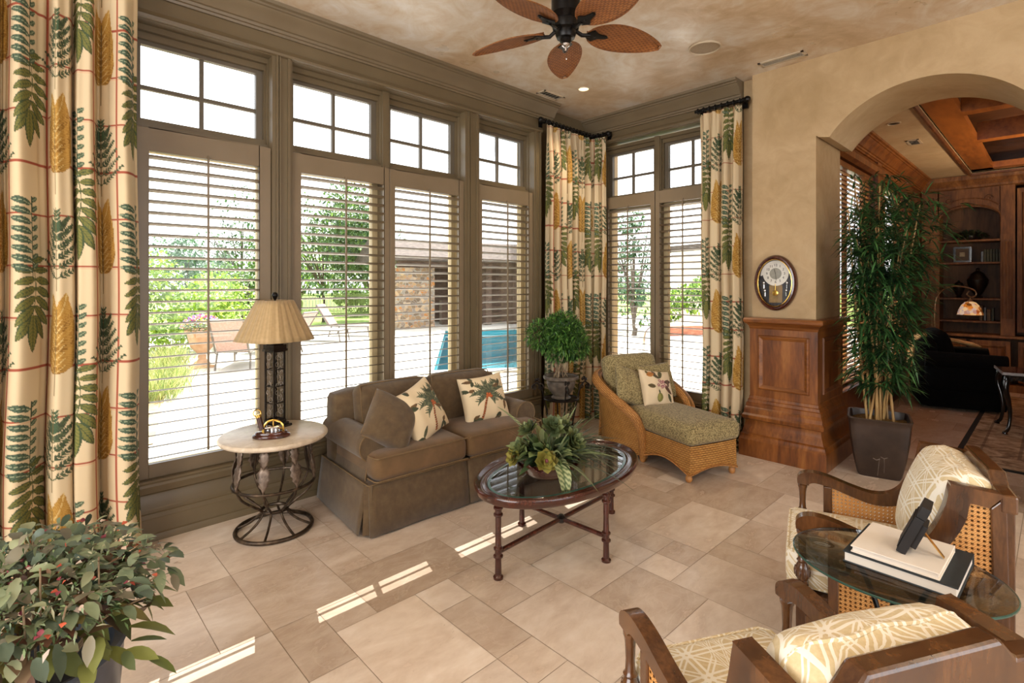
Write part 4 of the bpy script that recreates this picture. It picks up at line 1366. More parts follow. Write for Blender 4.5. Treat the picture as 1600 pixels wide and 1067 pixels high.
def rosette(m, c, r, cols, axis=(0, 0, 1), layers=4, fat=.75):
    A = Vector(axis).normalized(); q = A.to_track_quat('Z', 'Y').to_matrix().to_4x4()
    mm = MB()
    for l in range(layers):
        n = 8 - l; e = R(12 + 20 * l)
        az = np.arange(n) / n * 2 * PI + l * .4
        d = np.stack([np.cos(az) * math.cos(e), np.sin(az) * math.cos(e), np.full(n, math.sin(e))], 1)
        rr = r * (1 - .17 * l)
        leaves(mm, np.stack([.004 * np.cos(az), .004 * np.sin(az), np.full(n, .006 * l)], 1), d, rr, rr * fat, -.28, .16, pick(rng, cols, n, .07), rng, 5)
    mm.xform(TM(*c) @ q)
    m.add(np.concatenate(mm.v), mm.f, np.concatenate(mm.st), np.concatenate(mm.c))
for c, r_, ax in (((-.06, -.145, .15), .08, (-.1, -.8, .7)), ((.01, .10, .24), .085, (.4, .1, .8)), ((.05, -.01, .27), .075, (.6, -.3, .8)), ((-.08, -.06, .24), .07, (-.2, -.5, .8)), ((.12, .07, .19), .085, (.8, .1, .5))):
    m = MB(); rosette(m, c, r_, ['5f6b40', '727c4e', '808a58', '4d5a38'], ax)
    obj('succulent_rosette', m, LEAFS, AR)
for c, r_, ax in (((.10, -.12, .125), .065, (.8, -.6, .45)), ((-.08, -.18, .12), .055, (-.1, -1, .3))):
    m = MB(); rosette(m, c, r_, ['857f36', '989046', '7a6f2e'], ax, 3, .9)
    o_ = obj('yellow_flower', m, FLOWER, AR)
    m = MB().blob(tuple(Vector(c) + Vector(ax).normalized() * .02), (.022, .022, .022), 10, 8)
    obj('flower_centre', m, simple('plum flower centre', ['6b3040', '8a4a50'], 40, .6), o_)

# ------------------------------------------------------------------ iron side table, lamp, instrument
ST = thing('side_table', 'round cream stone topped side table on a brown iron cage base left of the sofa', 'side table', (-3.425, 1.185, 0))
obj('table_top', MB().lathe([(.0, .572), (.29, .572), (.308, .576), (.318, .586), (.319, .594), (.312, .604), (.300, .608), (0, .608)], n=72), STONE, ST, angle=25)
def hoop(r_, z, t): return MB().tube([(r_ * math.cos(a), r_ * math.sin(a), z) for a in np.linspace(0, 2 * PI, 48, endpoint=False)], t, 8, closed=True)
obj('under_ring', hoop(.215, .563, .009), IRONB, ST)
obj('middle_hoop', hoop(.238, .302, .0095), IRONB, ST)
obj('foot_hoop', hoop(.222, .0125, .0125), IRONB, ST)
obj('waist_ring', hoop(.075, .128, .010), IRONB, ST)
for k in range(8):
    a = 2 * PI * k / 8 + .2
    prf = bez([(.205, .562), (.212, .47), (.228, .37), (.236, .302), (.20, .235), (.115, .165), (.078, .128), (.09, .095), (.145, .05), (.218, .016)], 5)
    pts = [(p[0] * math.cos(a), p[0] * math.sin(a), p[1]) for p in [(x[0], x[1]) for x in bez([(r_, 0, z) for r_, z in [(.205, .562), (.212, .47), (.228, .37), (.236, .302), (.20, .235), (.115, .165), (.078, .128), (.09, .095), (.145, .05), (.218, .016)]], 5) for x in [(x[0], x[2])]]]
    obj('rod', MB().tube(pts, .0075, 8), IRONB, ST)
    m = MB()
    for (z0, z1, w0) in ((.545, .44, .028), (.455, .31, .036)):
        P = []
        for i in range(9):
            t = i / 8
            z = z0 + (z1 - z0) * t; r_ = np.interp(z, [.302, .37, .47, .562], [.236, .228, .212, .205]) + .012 + .006 * math.sin(PI * t)
            w = w0 * math.sin(PI * (t * .8 + .16)) * (1 + .18 * math.cos(i * PI))
            P.append([(r_ * math.cos(a) - s_ * w * math.sin(a) - abs(s_) * .006 * math.cos(a), r_ * math.sin(a) + s_ * w * math.cos(a) - abs(s_) * .006 * math.sin(a), z + abs(s_) * .012) for s_ in (-1, -.5, 0, .5, 1)])
        m.grid(P)
    obj('acanthus_leaf', m, LEAFM, ST, solid=.004)
LX, LY = -3.56, 1.235
TL = thing('table_lamp', 'tall square lattice table lamp with pleated tan shade on the round side table', 'lamp', (LX, LY, .6085), R(20))
m = MB().b2(-.075, .075, -.075, .075, 0, .016).b2(-.062, .062, -.062, .062, .016, .03).b2(-.05, .05, -.05, .05, .03, .048)
obj('base', m, BLACKW, TL, smooth=False, bevel=.004)
m = MB()
for sx in (-1, 1):
    for sy in (-1, 1): m.b2(sx * .04 - .005, sx * .04 + .005, sy * .04 - .005, sy * .04 + .005, .045, .50)
for z in (.05, .16, .27, .38, .495): 
    for s_ in (-1, 1):
        m.b2(-.042, .042, s_ * .04 - .003, s_ * .04 + .003, z - .003, z + .003); m.b2(s_ * .04 - .003, s_ * .04 + .003, -.042, .042, z - .003, z + .003)
obj('column_frame', m, IRON, TL, smooth=False)
for f in range(4):
    m = MB()
    for k in range(5):
        zc = .095 + k * .092
        sg = 1 if k % 2 else -1
        m.tube(spiral((sg * .010, -.041, zc), .027, .008, R(90), R(90 + sg * 430), 24), .0022, 6)
        m.tube(spiral((-sg * .016, -.041, zc + .045), .016, .006, R(-90), R(-90 - sg * 330), 18), .002, 6)
    m.xform(RM(0, 0, f * PI / 2))
    obj('scroll_lattice', m, PEWTER, TL)
m = MB().b2(-.055, .055, -.055, .055, .498, .512).b2(-.05, .05, -.05, .05, .512, .54).b2(-.036, .036, -.036, .036, .54, .556)
m.lathe([(.022, .556), (.012, .575), (.01, .80), (.0, .80)], n=12)
obj('neck', m, BLACKW, TL, smooth=False)
n = 88; P = []; S = []
for t in np.linspace(0, 1, 8):
    row = []; srow = []
    for k in range(n):
        a = 2 * PI * k / n
        q = (abs(math.cos(a)) ** 3.2 + abs(math.sin(a)) ** 3.2) ** (-1 / 3.2)
        r_ = (.108 + (.232 - .108) * t) * (1.0 if k % 4 < 2 else .972) * q * .93
        row.append((r_ * math.cos(a), r_ * math.sin(a), .832 - .262 * t)); srow.append((a * .3, .3 * t, 0))
    P.append(row); S.append(srow)
obj('shade', MB().grid(P, closev=True, st=S), SHADE, TL, angle=25, solid=.002)
m = MB().lathe([(.004, .80), (.006, .835), (.012, .845), (.02, .86), (.02, .87), (.012, .882), (0, .886)], n=16)
for a in (0, PI / 2): m.tube([(-.10 * math.cos(a), -.10 * math.sin(a), .828), (.10 * math.cos(a), .10 * math.sin(a), .828)], .0025, 6)
obj('finial', m, BLACKM, TL)

OR = thing('brass_sextant', 'small brass nautical instrument on an oval red wood stand on the side table', 'ornament', (-3.335, 1.135, .6085), R(60))
obj('stand', MB().lathe([(.1, 0), (.108, .006), (.108, .016), (.1, .022), (.092, .024), (.092, .032), (.085, .038), (0, .04)], n=40, sy=.62), MAHOG, OR, angle=40)
m = MB().tube(arc((.012, 0, .045), .058, R(5), R(175), 20), .007, 8)
m.b2(-.052, -.04, -.006, .006, .038, .055).b2(.064, .076, -.006, .006, .038, .055)
m.tube([(.012, 0, .04), (.012, 0, .10)], .004, 6); m.tube([(-.045, 0, .05), (.07, 0, .05)], .004, 6)
obj('brass_arc', m, BRASS, OR)
m = MB()
for x, y in ((-.02, .02), (.01, -.02), (.04, .015), (.03, -.01)):
    m.lathe([(0, .038), (.014, .04), (.014, .062), (.01, .066), (0, .066)], (x, y, 0), 12)
m.tube([(-.03, -.02, .06), (.05, -.02, .065)], .007, 8)
obj('fittings', m, CHROME, OR)
m = MB().tube([(-.052, .0, .05), (-.072, .0, .125)], .016, 12)
obj('scope', m, MAHOG, OR)
m = MB().tube([(-.072, 0, .125), (-.076, 0, .142)], .018, 12)
m.tube([(-.080 + .022 * math.cos(t), 0, .150 + .022 * math.sin(t)) for t in np.linspace(0, 2 * PI, 14, endpoint=False)], .004, 6, closed=True)
obj('brass_cap', m, BRASS, OR)

# ------------------------------------------------------------------ plant stand, urn, topiary
TP = (-3.36, 3.86)
PS = thing('plant_stand', 'black wrought iron plant stand with scrolled arms in the corner', 'plant stand', (TP[0], TP[1], 0), R(10))
obj('top_ring', hoop(.165, .43, .008), IRON, PS); obj('lower_ring', hoop(.12, .16, .007), IRON, PS)
obj('shelf', MB().lathe([(0, .418), (.16, .418), (.16, .428), (0, .428)], n=32), IRON, PS)
for k in range(4):
    a = 2 * PI * k / 4 + PI / 4
    pts = bez([(.20, 0, 0.006), (.15, 0, .06), (.118, 0, .16), (.14, 0, .30), (.17, 0, .43), (.19, 0, .52), (.235, 0, .585), (.27, 0, .57)], 6)
    pts += spiral((.265, 0, .545), .026, .006, R(80), R(-420), 24)[1:]
    m = MB().tube(pts, .0075, 8)
    m.tube(spiral((.205, 0, .545), .035, .006, R(60), R(560), 28), .0055, 6)
    m.tube(spiral((.20, 0, .035), .03, .006, R(-90), R(330), 22), .0055, 6)
    for q in range(5):
        m.blob((.235 + .018 * math.cos(q * 1.26), .018 * math.sin(q * 1.26), .61 + .012 * (q % 2)), (.026, .02, .03), 8, 6)
    m.xform(RM(0, 0, a))
    obj('leg', m, IRON, PS)
TO = thing('topiary', 'bushy green topiary with thin bare trunks in an aged grey urn', 'topiary', (TP[0], TP[1], .4285))
obj('urn', MB().lathe([(.085, 0), (.095, .012), (.075, .03), (.09, .05), (.125, .10), (.14, .15), (.137, .175), (.148, .185), (.17, .195), (.174, .215), (.165, .226), (.15, .222), (.14, .205), (0, .20)], n=40), URN, TO)
m = MB()
rg = random.Random(4)
for k in range(11):
    a = rg.uniform(0, 2 * PI); r0 = rg.uniform(.02, .09)
    p0 = (r0 * math.cos(a), r0 * math.sin(a), .195); b = rg.uniform(0, 2 * PI)
    p2 = (rg.uniform(.03, .17) * math.cos(b), rg.uniform(.03, .17) * math.sin(b), .50)
    pm_ = ((p0[0] + p2[0]) / 2 + rg.uniform(-.02, .02), (p0[1] + p2[1]) / 2 + rg.uniform(-.02, .02), .34)
    m.tube(bez([p0, pm_, p2], 5), .0055, 6)
obj('trunks', m, TWIG, TO)
m = MB(); N = 7000
cen = np.array([(-.12, -.13, .62), (.12, -.10, .60), (.0, .12, .62), (.05, -.02, .70), (-.05, .02, .50), (.10, .08, .52), (-.10, .07, .66)])
rad = np.array([.165, .155, .165, .165, .15, .14, .15])
w_ = rng.integers(0, 7, N)
u_ = unit(rng, N)
pos = cen[w_] + u_ * (rad[w_] * rng.uniform(.6, 1.0, N) ** .5)[:, None] * np.array([1, 1, .92])
leaves(m, pos, u_ + rng.normal(0, .9, (N, 3)), rng.uniform(.035, .065, N), rng.uniform(.010, .017, N), .15, .15, pick(rng, ['2f5222', '44722f', '5e8f3c', '264620', '7ba650'], N), rng, 2)
obj('foliage', m, LEAF, TO, weld=False)

# ------------------------------------------------------------------ wall clock
CK = thing('wall_clock', 'oval dark red wood pendulum wall clock over the wainscot pier', 'clock', (-1.734, 4.9, 1.556))
def ovalring(prof, n=56):
    P = [[((rx) * math.cos(t), y, (rz) * math.sin(t)) for t in np.linspace(0, 2 * PI, n, endpoint=False)] for rx, rz, y in prof]
    return MB().grid(P, closev=True)
obj('case', ovalring([(.150, .212, -.001), (.176, .244, -.001), (.18, .248, -.02), (.176, .244, -.045), (.165, .232, -.06), (.152, .218, -.062), (.144, .208, -.05), (.14, .204, -.03)]), MAHOG, CK)
obj('brass_bezel', ovalring([(.144, .208, -.05), (.1455, .2095, -.056), (.141, .205, -.057), (.139, .203, -.048)]), BRASS, CK)
m = MB(); m.add([(.145 * math.cos(t), -.014, .209 * math.sin(t)) for t in np.linspace(0, 2 * PI, 56, endpoint=False)][::-1], [tuple(range(56))])
obj('dark_interior', m, simple('navy clock interior', ['0b0d16', '171a26'], 12, .4), CK)
m = MB()
out = []
for t in np.linspace(0, 2 * PI, 60, endpoint=False):
    r_ = .108
    x, z = r_ * math.cos(t), .082 + r_ * math.sin(t)
    if z > .082:
        k = math.sqrt(min(1, (x / .137) ** 2 + (z / .200) ** 2)); 
        x, z = .128 * math.cos(t), .06 + .138 * math.sin(t)
    out.append((x, z))
m.add([(x, -.022, z) for x, z in out][::-1] + [(x, -.016, z) for x, z in out], [tuple(range(60))] + [(i, (i + 1) % 60, 60 + 59 - (i + 1) % 60, 60 + 59 - i) for i in range(0)])
dial = obj('dial', m, DIAL, CK, smooth=False)
m = MB().lathe([(0, 0), (.05, 0), (.05, .003), (0, .003)], n=36); m.xform(TM(0, -.0225, .082) @ RM(R(90), 0, 0))
obj('inner_disc', m, simple('grey dial centre', ['8b8a80', '9d9b90'], 30, .4), dial)
def textmesh(body, size, M):
    cu = bpy.data.curves.new('t', 'FONT'); cu.body = body; cu.size = size; cu.align_x = 'CENTER'; cu.align_y = 'CENTER'; cu.extrude = .0006
    o = bpy.data.objects.new('t', cu); COL.objects.link(o)
    dg = bpy.context.evaluated_depsgraph_get(); dg.update()
    me = o.evaluated_get(dg).to_mesh()
    v = [tuple(M @ x.co) for x in me.vertices]; f = [tuple(p.vertices) for p in me.polygons]
    o.evaluated_get(dg).to_mesh_clear()
    COL.objects.unlink(o); bpy.data.objects.remove(o); bpy.data.curves.remove(cu)
    return v, f
m = MB()
for h in range(1, 13):
    a = R(90 - 30 * h)
    v, f = textmesh(str(h), .031, TM(.074 * math.cos(a), -.0228, .082 + .074 * math.sin(a)) @ RM(R(90), 0, 0))
    m.add(v, f)
obj('numerals', m, BLACKM, dial, smooth=False)
m = MB(); a = R(90 - 30 * 11.55)
m.beam((0, -.0262, .082), (.042 * math.cos(a), -.0262, .082 + .042 * math.sin(a)), .004, .001, (0, 1, 0))
a = R(90 - 6 * 29)
m.beam((0, -.0265, .082), (.062 * math.cos(a), -.0265, .082 + .062 * math.sin(a)), .003, .001, (0, 1, 0))
obj('hands', m, BLACKM, dial, smooth=False)
m = MB().b2(-.055, .055, -.02, -.015, -.175, -.02)
obj('back_plate', m, simple('bronze mirror plate', ['8a7350', 'a58a60'], 10, .25, metal=.6), CK, smooth=False)
m = MB().tube([(0, -.03, -.01), (0, -.03, -.085)], .003, 6); m.lathe([(0, 0), (.024, .004), (.024, .008), (0, .012)], (0, 0, 0), 20)
m.v[-1] = np.stack([m.v[-1][:, 0], -.03 - m.v[-1][:, 2] + .006, -.09 + m.v[-1][:, 1]], 1)
obj('pendulum', m, BRASS, CK)
m = MB()
for x, z in ((-.098, -.0), (.098, 0), (-.088, -.07), (.092, -.065)):
    m.blob((x, -.03, z), (.022, .02, .03), 10, 8); m.tube([(x, -.03, z - .015), (x, -.03, z - .05)], .006, 6)
obj('crystal_ornaments', m, CHROME, CK)
m = MB(); m.add([(.140 * math.cos(t), -.047, .204 * math.sin(t)) for t in np.linspace(0, 2 * PI, 56, endpoint=False)][::-1], [tuple(range(56))])
obj('glass_cover', m, CGLASS, CK, smooth=False)

# ------------------------------------------------------------------ bamboo in bronze pot
BP = thing('potted_bamboo', 'tall potted bamboo in a tapered square bronze pot in the archway', 'plant', (-1.02, 5.12, 0), R(13))
m = MB()
prf = [(.140, 0), (.150, .02), (.178, .16), (.198, .30), (.208, .42), (.214, .462), (.218, .468), (.214, .474), (.200, .474), (.195, .455), (.190, .40)]
def sq(w, z, n=6, p=9):
    pts = []
    for t in np.linspace(0, 2 * PI, 8 * n, endpoint=False):
        c, s_ = math.cos(t), math.sin(t); q = (abs(c) ** p + abs(s_) ** p) ** (-1 / p)
        pts.append((w * q * c, w * q * s_, z))
    return pts
m.grid([sq(w, z) for w, z in prf], closev=True, flip=True)
m.add(sq(.14, 0), [tuple(range(47, -1, -1))])
obj('pot', m, POT, BP, angle=40)
m = MB().grid([[(x * q, y * q, .415 + .018 * math.sin(20 * x * q) * math.cos(17 * y * q) + .02 * (1 - q)) for x, y, z in sq(.192, 0)] for q in (1, .8, .6, .4, .2, .02)], closev=True)
obj('moss', m, SOIL, BP)
m = MB()   # dragonfly motif on the pot front
for x, z in ((-.02, .15), (.03, .17), (.0, .185)):
    for s_ in (-1, 1): m.tube([(x, -.176 - .02 * (z - .12), z), (x + s_ * .022, -.178 - .02 * (z - .12), z + .012)], .0035, 5)
m.tube([(-.012, -.150, .02), (-.006, -.168, .10), (-.0, -.178, .17)], .0022, 5); m.tube([(.03, -.155, .05), (.032, -.172, .12), (.03, -.180, .17)], .0018, 5)
obj('dragonfly_motif', m, simple('pewter motif', ['6a625c', '8a827a'], 20, .4, metal=.6), BP)
rg = random.Random(12)
LP, LD = [], []
for k in range(15):
    a = rg.uniform(0, 2 * PI); r0 = rg.uniform(.02, .12)
    b = rg.uniform(0, 2 * PI); r1 = rg.uniform(.03, .24)
    h = rg.uniform(1.7, 2.45)
    p0 = Vector((r0 * math.cos(a), r0 * math.sin(a), .40)); p2 = Vector((p0.x * .8 + r1 * math.cos(b), p0.y * .8 + r1 * math.sin(b), h))
    if k == 0: p0 = Vector((.03, .02, .40)); p2 = Vector((.27, .05, 2.18)); h = 2.18
    pm_ = p0.lerp(p2, .5) + Vector((rg.uniform(-.04, .04), rg.uniform(-.04, .04), 0))
    pts = bez([tuple(p0), tuple(pm_), tuple(p2)], 14)
    rr = [(.0095 if i % 4 else .0115) * (1 - .6 * i / len(pts)) for i in range(len(pts))]
    obj('cane', MB().tube(pts, rr, 8), CANE_STEM, BP)
    for _ in range(70):
        t = rg.uniform(.03, 1) ** .72
        q = pts[min(len(pts) - 1, int(t * len(pts)))]
        a2 = rg.uniform(0, 2 * PI); ln = rg.uniform(.03, .11 + .10 * q[2])
        tip = Vector(q) + Vector((math.cos(a2) * ln, math.sin(a2) * ln, rg.uniform(-.02, .12)))
        wx = -1.02 + tip.x * math.cos(R(13)) - tip.y * math.sin(R(13)); wy = 5.12 + tip.x * math.sin(R(13)) + tip.y * math.cos(R(13))
        if (wx < -1.20 and wy > 4.70) or tip.z < .66 + .1 * rg.random(): continue
        for s_ in range(7):
            LP.append(tuple(tip)); LD.append((math.cos(a2) + rg.gauss(0, .75), math.sin(a2) + rg.gauss(0, .75), rg.gauss(.1, .45)))
N = len(LP)
m = MB()
leaves(m, LP, LD, rng.uniform(.10, .18, N), rng.uniform(.010, .016, N), rng.uniform(.1, .6, N), .12, pick(rng, ['1d3a1a', '284a24', '355c2e', '48743e', '162c16'], N, .15), rng, 3)
obj('foliage', m, LEAF, BP, weld=False)

# ------------------------------------------------------------------ ceiling fan
FN = thing('ceiling_fan', 'ceiling fan with five woven palm leaf blades over the coffee table', 'fan', (-2.0, 2.34, 3.03))
m = MB().lathe([(.0, -.075), (.02, -.074), (.034, -.06), (.034, -.045), (.052, -.04), (.06, -.02), (.06, .0), (.075, .01), (.08, .03), (.078, .055), (.06, .07), (.07, .085), (.085, .10), (.085, .20), (.07, .22), (.03, .24), (.014, .25), (.014, .36), (.06, .37), (.07, .40), (.072, .43), (0, .43)], n=40)
obj('motor', m, BLACKM, FN, angle=35)
m = MB().lathe([(0, -.115), (.005, -.112), (.008, -.095), (.022, -.085), (.024, -.074), (0, -.07)], n=20); m.tube([(.004, .0, -.11), (.006, .0, -.155)], .0015, 5); m.blob((.006, 0, -.16), (.008, .008, .016), 8, 6)
obj('light_cap_and_chain', m, CHROME, FN)
for k in range(5):
    a = R(60 + 72 * k)
    P = []; S = []
    Lb = .47
    for i in range(25):
        t = i / 24
        w = .118 * (math.sin(PI * (t ** .82) * .97 + .03) ** .62) * (1 - .12 * t)
        row = []; sr = []
        for j in range(13):
            s_ = -1 + j / 6
            row.append((.135 + Lb * t, s_ * w, .012 * (1 - s_ * s_) - .035 * t * t)); sr.append((t * Lb, s_ * w + .3, 0))
        P.append(row); S.append(sr)
    m = MB().grid(P, st=S)
    M_ = RM(0, 0, a) @ RM(R(-13), 0, 0)
    m.xform(M_)
    b_ = obj('blade', m, BLADE, FN, solid=.006)
    m = MB().tube([(.135 + Lb * 24 / 24 * t, 0, .014 - .035 * t * t + .004) for t in np.linspace(0, .97, 12)], .004, 6)
    edge = [(p[0][0], p[0][1], p[0][2]) for p in P] + [(p[-1][0], p[-1][1], p[-1][2]) for p in P[::-1]]
    m.tube(edge, .004, 6)
    m.xform(M_)
    obj('blade_rib', m, BLADE, b_)
    m = MB().tube([(.05, 0, .02), (.10, 0, -.012), (.15, 0, -.006)], .012, 8)
    m.prism([(.13, -.02), (.17, -.045), (.20, -.02), (.255, -.012), (.265, 0), (.255, .012), (.20, .02), (.17, .045), (.13, .02)], -.010, -.004, 'z')
    for x_ in (.18, .245): m.blob((x_, 0, -.012), (.014, .014, .008), 8, 6)
    m.xform(M_)
    obj('bracket', m, BLACKM, FN)

# ------------------------------------------------------------------ cane armchairs
def make_chair(label, loc, rz):
    c = thing('cane_armchair', label, 'armchair', loc, rz, 'cane armchairs by the glass table')
    HW = .275
    topc = bez([(.335, 0, .560), (.335, 0, .590), (.315, 0, .612), (.27, 0, .622), (.20, 0, .612), (.10, 0, .582), (.02, 0, .568), (-.05, 0, .588), (-.10, 0, .650), (-.135, 0, .740), (-.152, 0, .822), (-.165, 0, .830), (-.30, 0, .818)], 6)
    botc = bez([(.285, 0, .556), (.285, 0, .562), (.272, 0, .570), (.25, 0, .572), (.19, 0, .562), (.10, 0, .534), (.015, 0, .516), (-.075, 0, .535), (-.145, 0, .605), (-.192, 0, .70), (-.205, 0, .765), (-.215, 0, .772), (-.258, 0, .766)], 6)
    for sg in (-1, 1):
        y = sg * HW
        m = ribbon(MB(), [(p[0], p[2]) for p in topc], [(p[0], p[2]) for p in botc], y - .024, y + .024)
        arm = obj('arm', m, WALNUT, c, smooth=True, angle=30, bevel=.007)
        # rear post, inner upright and rails of the side
        m = MB()
        m.prism([(-.262, .765), (-.305, .815), (-.315, .30), (-.345, .0), (-.305, .0), (-.27, .30)], y - .022, y + .022, 'y')
        m.b2(.188, .224, y - .02, y + .02, .225, .562)
        m.prism([(.30, .165), (.30, .225), (-.28, .225), (-.28, .165)], y - .021, y + .021, 'y')
        obj('side_frame', m, WALNUT, c, smooth=False, bevel=.004)
        for dy in (.012, -.012):
            P = []; S = []
            xs = np.linspace(-.27, .19, 32)
            tx = np.array([p[0] for p in botc][::-1]); tz = np.array([p[2] for p in botc][::-1])
            for x in xs:
                zt = np.interp(x, tx, tz) + .006
                z0 = .22
                P.append([(x, y + dy, z0 + (zt - z0) * q) for q in np.linspace(0, 1, 8)]); S.append([(x, z0 + (zt - z0) * q + (.0065 if dy < 0 else 0), 0) for q in np.linspace(0, 1, 8)])
            obj('cane_panel', MB().grid(P, st=S), CANE, c, smooth=False)
        # turned front leg
        m = MB().b2(.29, .335, y - .0225, y + .0225, .02, .335)
        m.lathe([(.018, .0), (.02, .02)], (.3125, y, 0), 12)
        m.lathe([(.021, .333), (.023, .34), (.016, .347), (.022, .355), (.0275, .375), (.0275, .395), (.02, .412), (.016, .42), (.021, .428), (.015, .437), (.0135, .47), (.0155, .515), (.0185, .535), (.021, .541), (.021, .55), (.016, .556), (.02, .562), (.02, .58)], (.3125, y, 0), 20)
        for k in range(10):
            a = 2 * PI * k / 10
            m.tube([(.3125 + .0265 * math.cos(a), y + .0265 * math.sin(a), .365), (.3125 + .0285 * math.cos(a), y + .0285 * math.sin(a), .385), (.3125 + .024 * math.cos(a), y + .024 * math.sin(a), .403)], .003, 5)
        obj('front_leg', m, WALNUT, c, angle=35)
    # back
    m = MB()
    m.prism([(-HW - .024, .755), (HW + .024, .755), (HW + .024, .818), (.205, .826), (.165, .868), (-.165, .868), (-.205, .826), (-HW - .024, .818)], -.335, -.285, 'x')
    obj('crest_rail', m, WALNUT, c, smooth=False, bevel=.008)
    m = MB().b2(-.335, -.295, -HW, HW, .165, .235)
    for y in (-.245, .245): m.prism([(-.298, .235), (-.333, .235), (-.333, .76), (-.298, .76)], y - .03, y + .03, 'y')
    for s_ in (-1, 1):
        m.prism([(s_ * .215, .755), (s_ * .13, .755), (s_ * .20, .73), (s_ * .215, .70)][::s_], -.331, -.29, 'x')
    obj('back_frame', m, WALNUT, c, smooth=False, bevel=.004)
    for x in (-.322, -.304):
        P = [[(x, y, z) for z in np.linspace(.23, .76, 8)] for y in np.linspace(-.22, .22, 10)]
        S = [[(y + .0068 * (x > -.31), z, 0) for z in np.linspace(.23, .76, 8)] for y in np.linspace(-.22, .22, 10)]
        obj('cane_back', MB().grid(P, st=S), CANE, c, smooth=False)
    m = MB().b2(-.29, .335, -HW + .02, HW - .02, .235, .285)
    obj('seat_deck', m, WALNUT, c, smooth=False)
    m = MB().soft((.045, 0, .37), (.66, .50, .165), .05, puff=.02, n=14)
    m.st = [np.stack([s_[:, 0] - s_[:, 2], s_[:, 1] + .6 * s_[:, 2] * np.sign(s_[:, 1]), 0 * s_[:, 0]], 1) for s_ in m.st]
    cu = obj('seat_cushion', m, TRELLIS, c)
    pm = MB()
    for z in (.305, .438):
        lp = [(-.27, -.24), (.34, -.24), (.366, -.21), (.366, .21), (.34, .24), (-.27, .24)]
        pm.tube([(x, y, z) for x, y in lp], .0048, 6)
    obj('piping', pm, TRELLIS, cu)
    m = MB().soft((0, 0, 0), (.17, .49, .44), .075, n=18, puffx=.05)
    v = []
    for blk in m.v:                                      # gathers along the edges
        r_ = np.maximum(np.abs(blk[:, 1]) / .245, np.abs(blk[:, 2]) / .22)
        g = .006 * np.sin(blk[:, 2] * 120 + blk[:, 1] * 40) * np.clip((r_ - .72) / .28, 0, 1) * np.sign(blk[:, 0])
        b2_ = blk.copy(); b2_[:, 0] += g; v.append(b2_)
    m.v = v
    for k in range(len(m.st)):
        s_ = m.st[k]; m.st[k] = np.stack([s_[:, 1] + .8 * s_[:, 0] * np.sign(s_[:, 1]), s_[:, 2] - s_[:, 0], 0 * s_[:, 0]], 1)
    m.xform(TM(-.185, 0, .635) @ RM(0, R(-16), 0))
    bc = obj('back_cushion', m, TRELLIS, c, angle=70)
    loop = []
    for a in np.linspace(0, 2 * PI, 60, endpoint=False):
        q = (abs(math.cos(a)) ** 6 + abs(math.sin(a)) ** 6) ** (-1 / 6)
        loop.append((.005 * math.sin(9 * a), .246 * q * math.cos(a), .221 * q * math.sin(a)))
    pm = MB().tube(loop, .006, 6, closed=True).xform(TM(-.165, 0, .64) @ RM(0, R(-16), 0))
    obj('piping', pm, TRELLIS, bc)
    return c
chA = make_chair('cane sided armchair beyond the glass table, facing the sofa, by the bamboo pot', (-.502, 2.668, 0), math.atan2(-.294, -.956))
chB = dup(chA, (-.447, 1.378, 0), math.atan2(.469, -.883), 'cane sided armchair nearest the camera, its back turned, in front of the glass table')

# ------------------------------------------------------------------ round glass table with iron scrolls
GX, GY, GZ = -.378, 2.12, .602
GT = thing('glass_side_table', 'small round glass table on black scrolled iron legs between the two armchairs', 'side table', (GX, GY, 0), R(4))
m = MB().lathe([(0, GZ), (.262, GZ), (.268, GZ + .003), (.268, GZ + .007), (.262, GZ + .010), (0, GZ + .010)], n=80, sx=1.12, sy=.92, rot=0)
obj('glass_top', m, TGLASS, GT, angle=30)
obj('glass_edge', MB().lathe([(.2665, GZ + .001), (.2695, GZ + .003), (.2695, GZ + .007), (.2665, GZ + .009)], n=80, cap=False, sx=1.12, sy=.92), GEDGE, GT)
for k in range(3):
    a = 2 * PI * k / 3 + R(35)
    pts = bez([(.19, 0, .008), (.155, 0, .05), (.075, 0, .18), (.04, 0, .30), (.05, 0, .42), (.10, 0, .53), (.155, 0, .575), (.205, 0, .565), (.225, 0, .53)], 6)
    pts += spiral((.185, 0, .525), .040, .008, R(5), R(-500), 30)[1:]
    m = MB().tube(pts, .0085, 8)
    m.tube(spiral((.20, 0, .035), .028, .006, R(-100), R(300), 18), .007, 6)
    m.xform(RM(0, 0, a))
    obj('leg', m, BLACKM, GT)
obj('collar_ring', hoop(.043, .31, .008), BLACKM, GT)
def book(label, loc, rz, w, d, t, cover, pages):
    b = thing('book', label, 'book', loc, rz, 'large books on the glass table')
    m = MB().b2(-w / 2, w / 2, -d / 2, d / 2, 0, .004).b2(-w / 2, w / 2, -d / 2, d / 2, t - .004, t)
    m.b2(-w / 2, w / 2, d / 2 - .004, d / 2, 0, t)
    obj('cover', m, cover, b, smooth=False, bevel=.0015)
    obj('pages', MB().b2(-w / 2 + .005, w / 2 - .005, -d / 2 + .005, d / 2 - .005, .004, t - .004), pages, b, smooth=False)
    return b
book('large dark slate covered book lying flat on the glass table under a white book', (-.350, 2.17, GZ + .0105), R(-2), .30, .30, .036, NAVY, PAPER)
book('white covered book lying on the dark book on the glass table', (-.362, 2.155, GZ + .0475), R(-2), .235, .255, .022, PAPER, PAPER)
FR = thing('picture_frame', 'small black tabletop picture frame seen edge on, standing on the white book', 'picture frame', (-.358, 2.14, GZ + .0695), R(4))
m = MB()
rect = RM(0, R(22), 0)
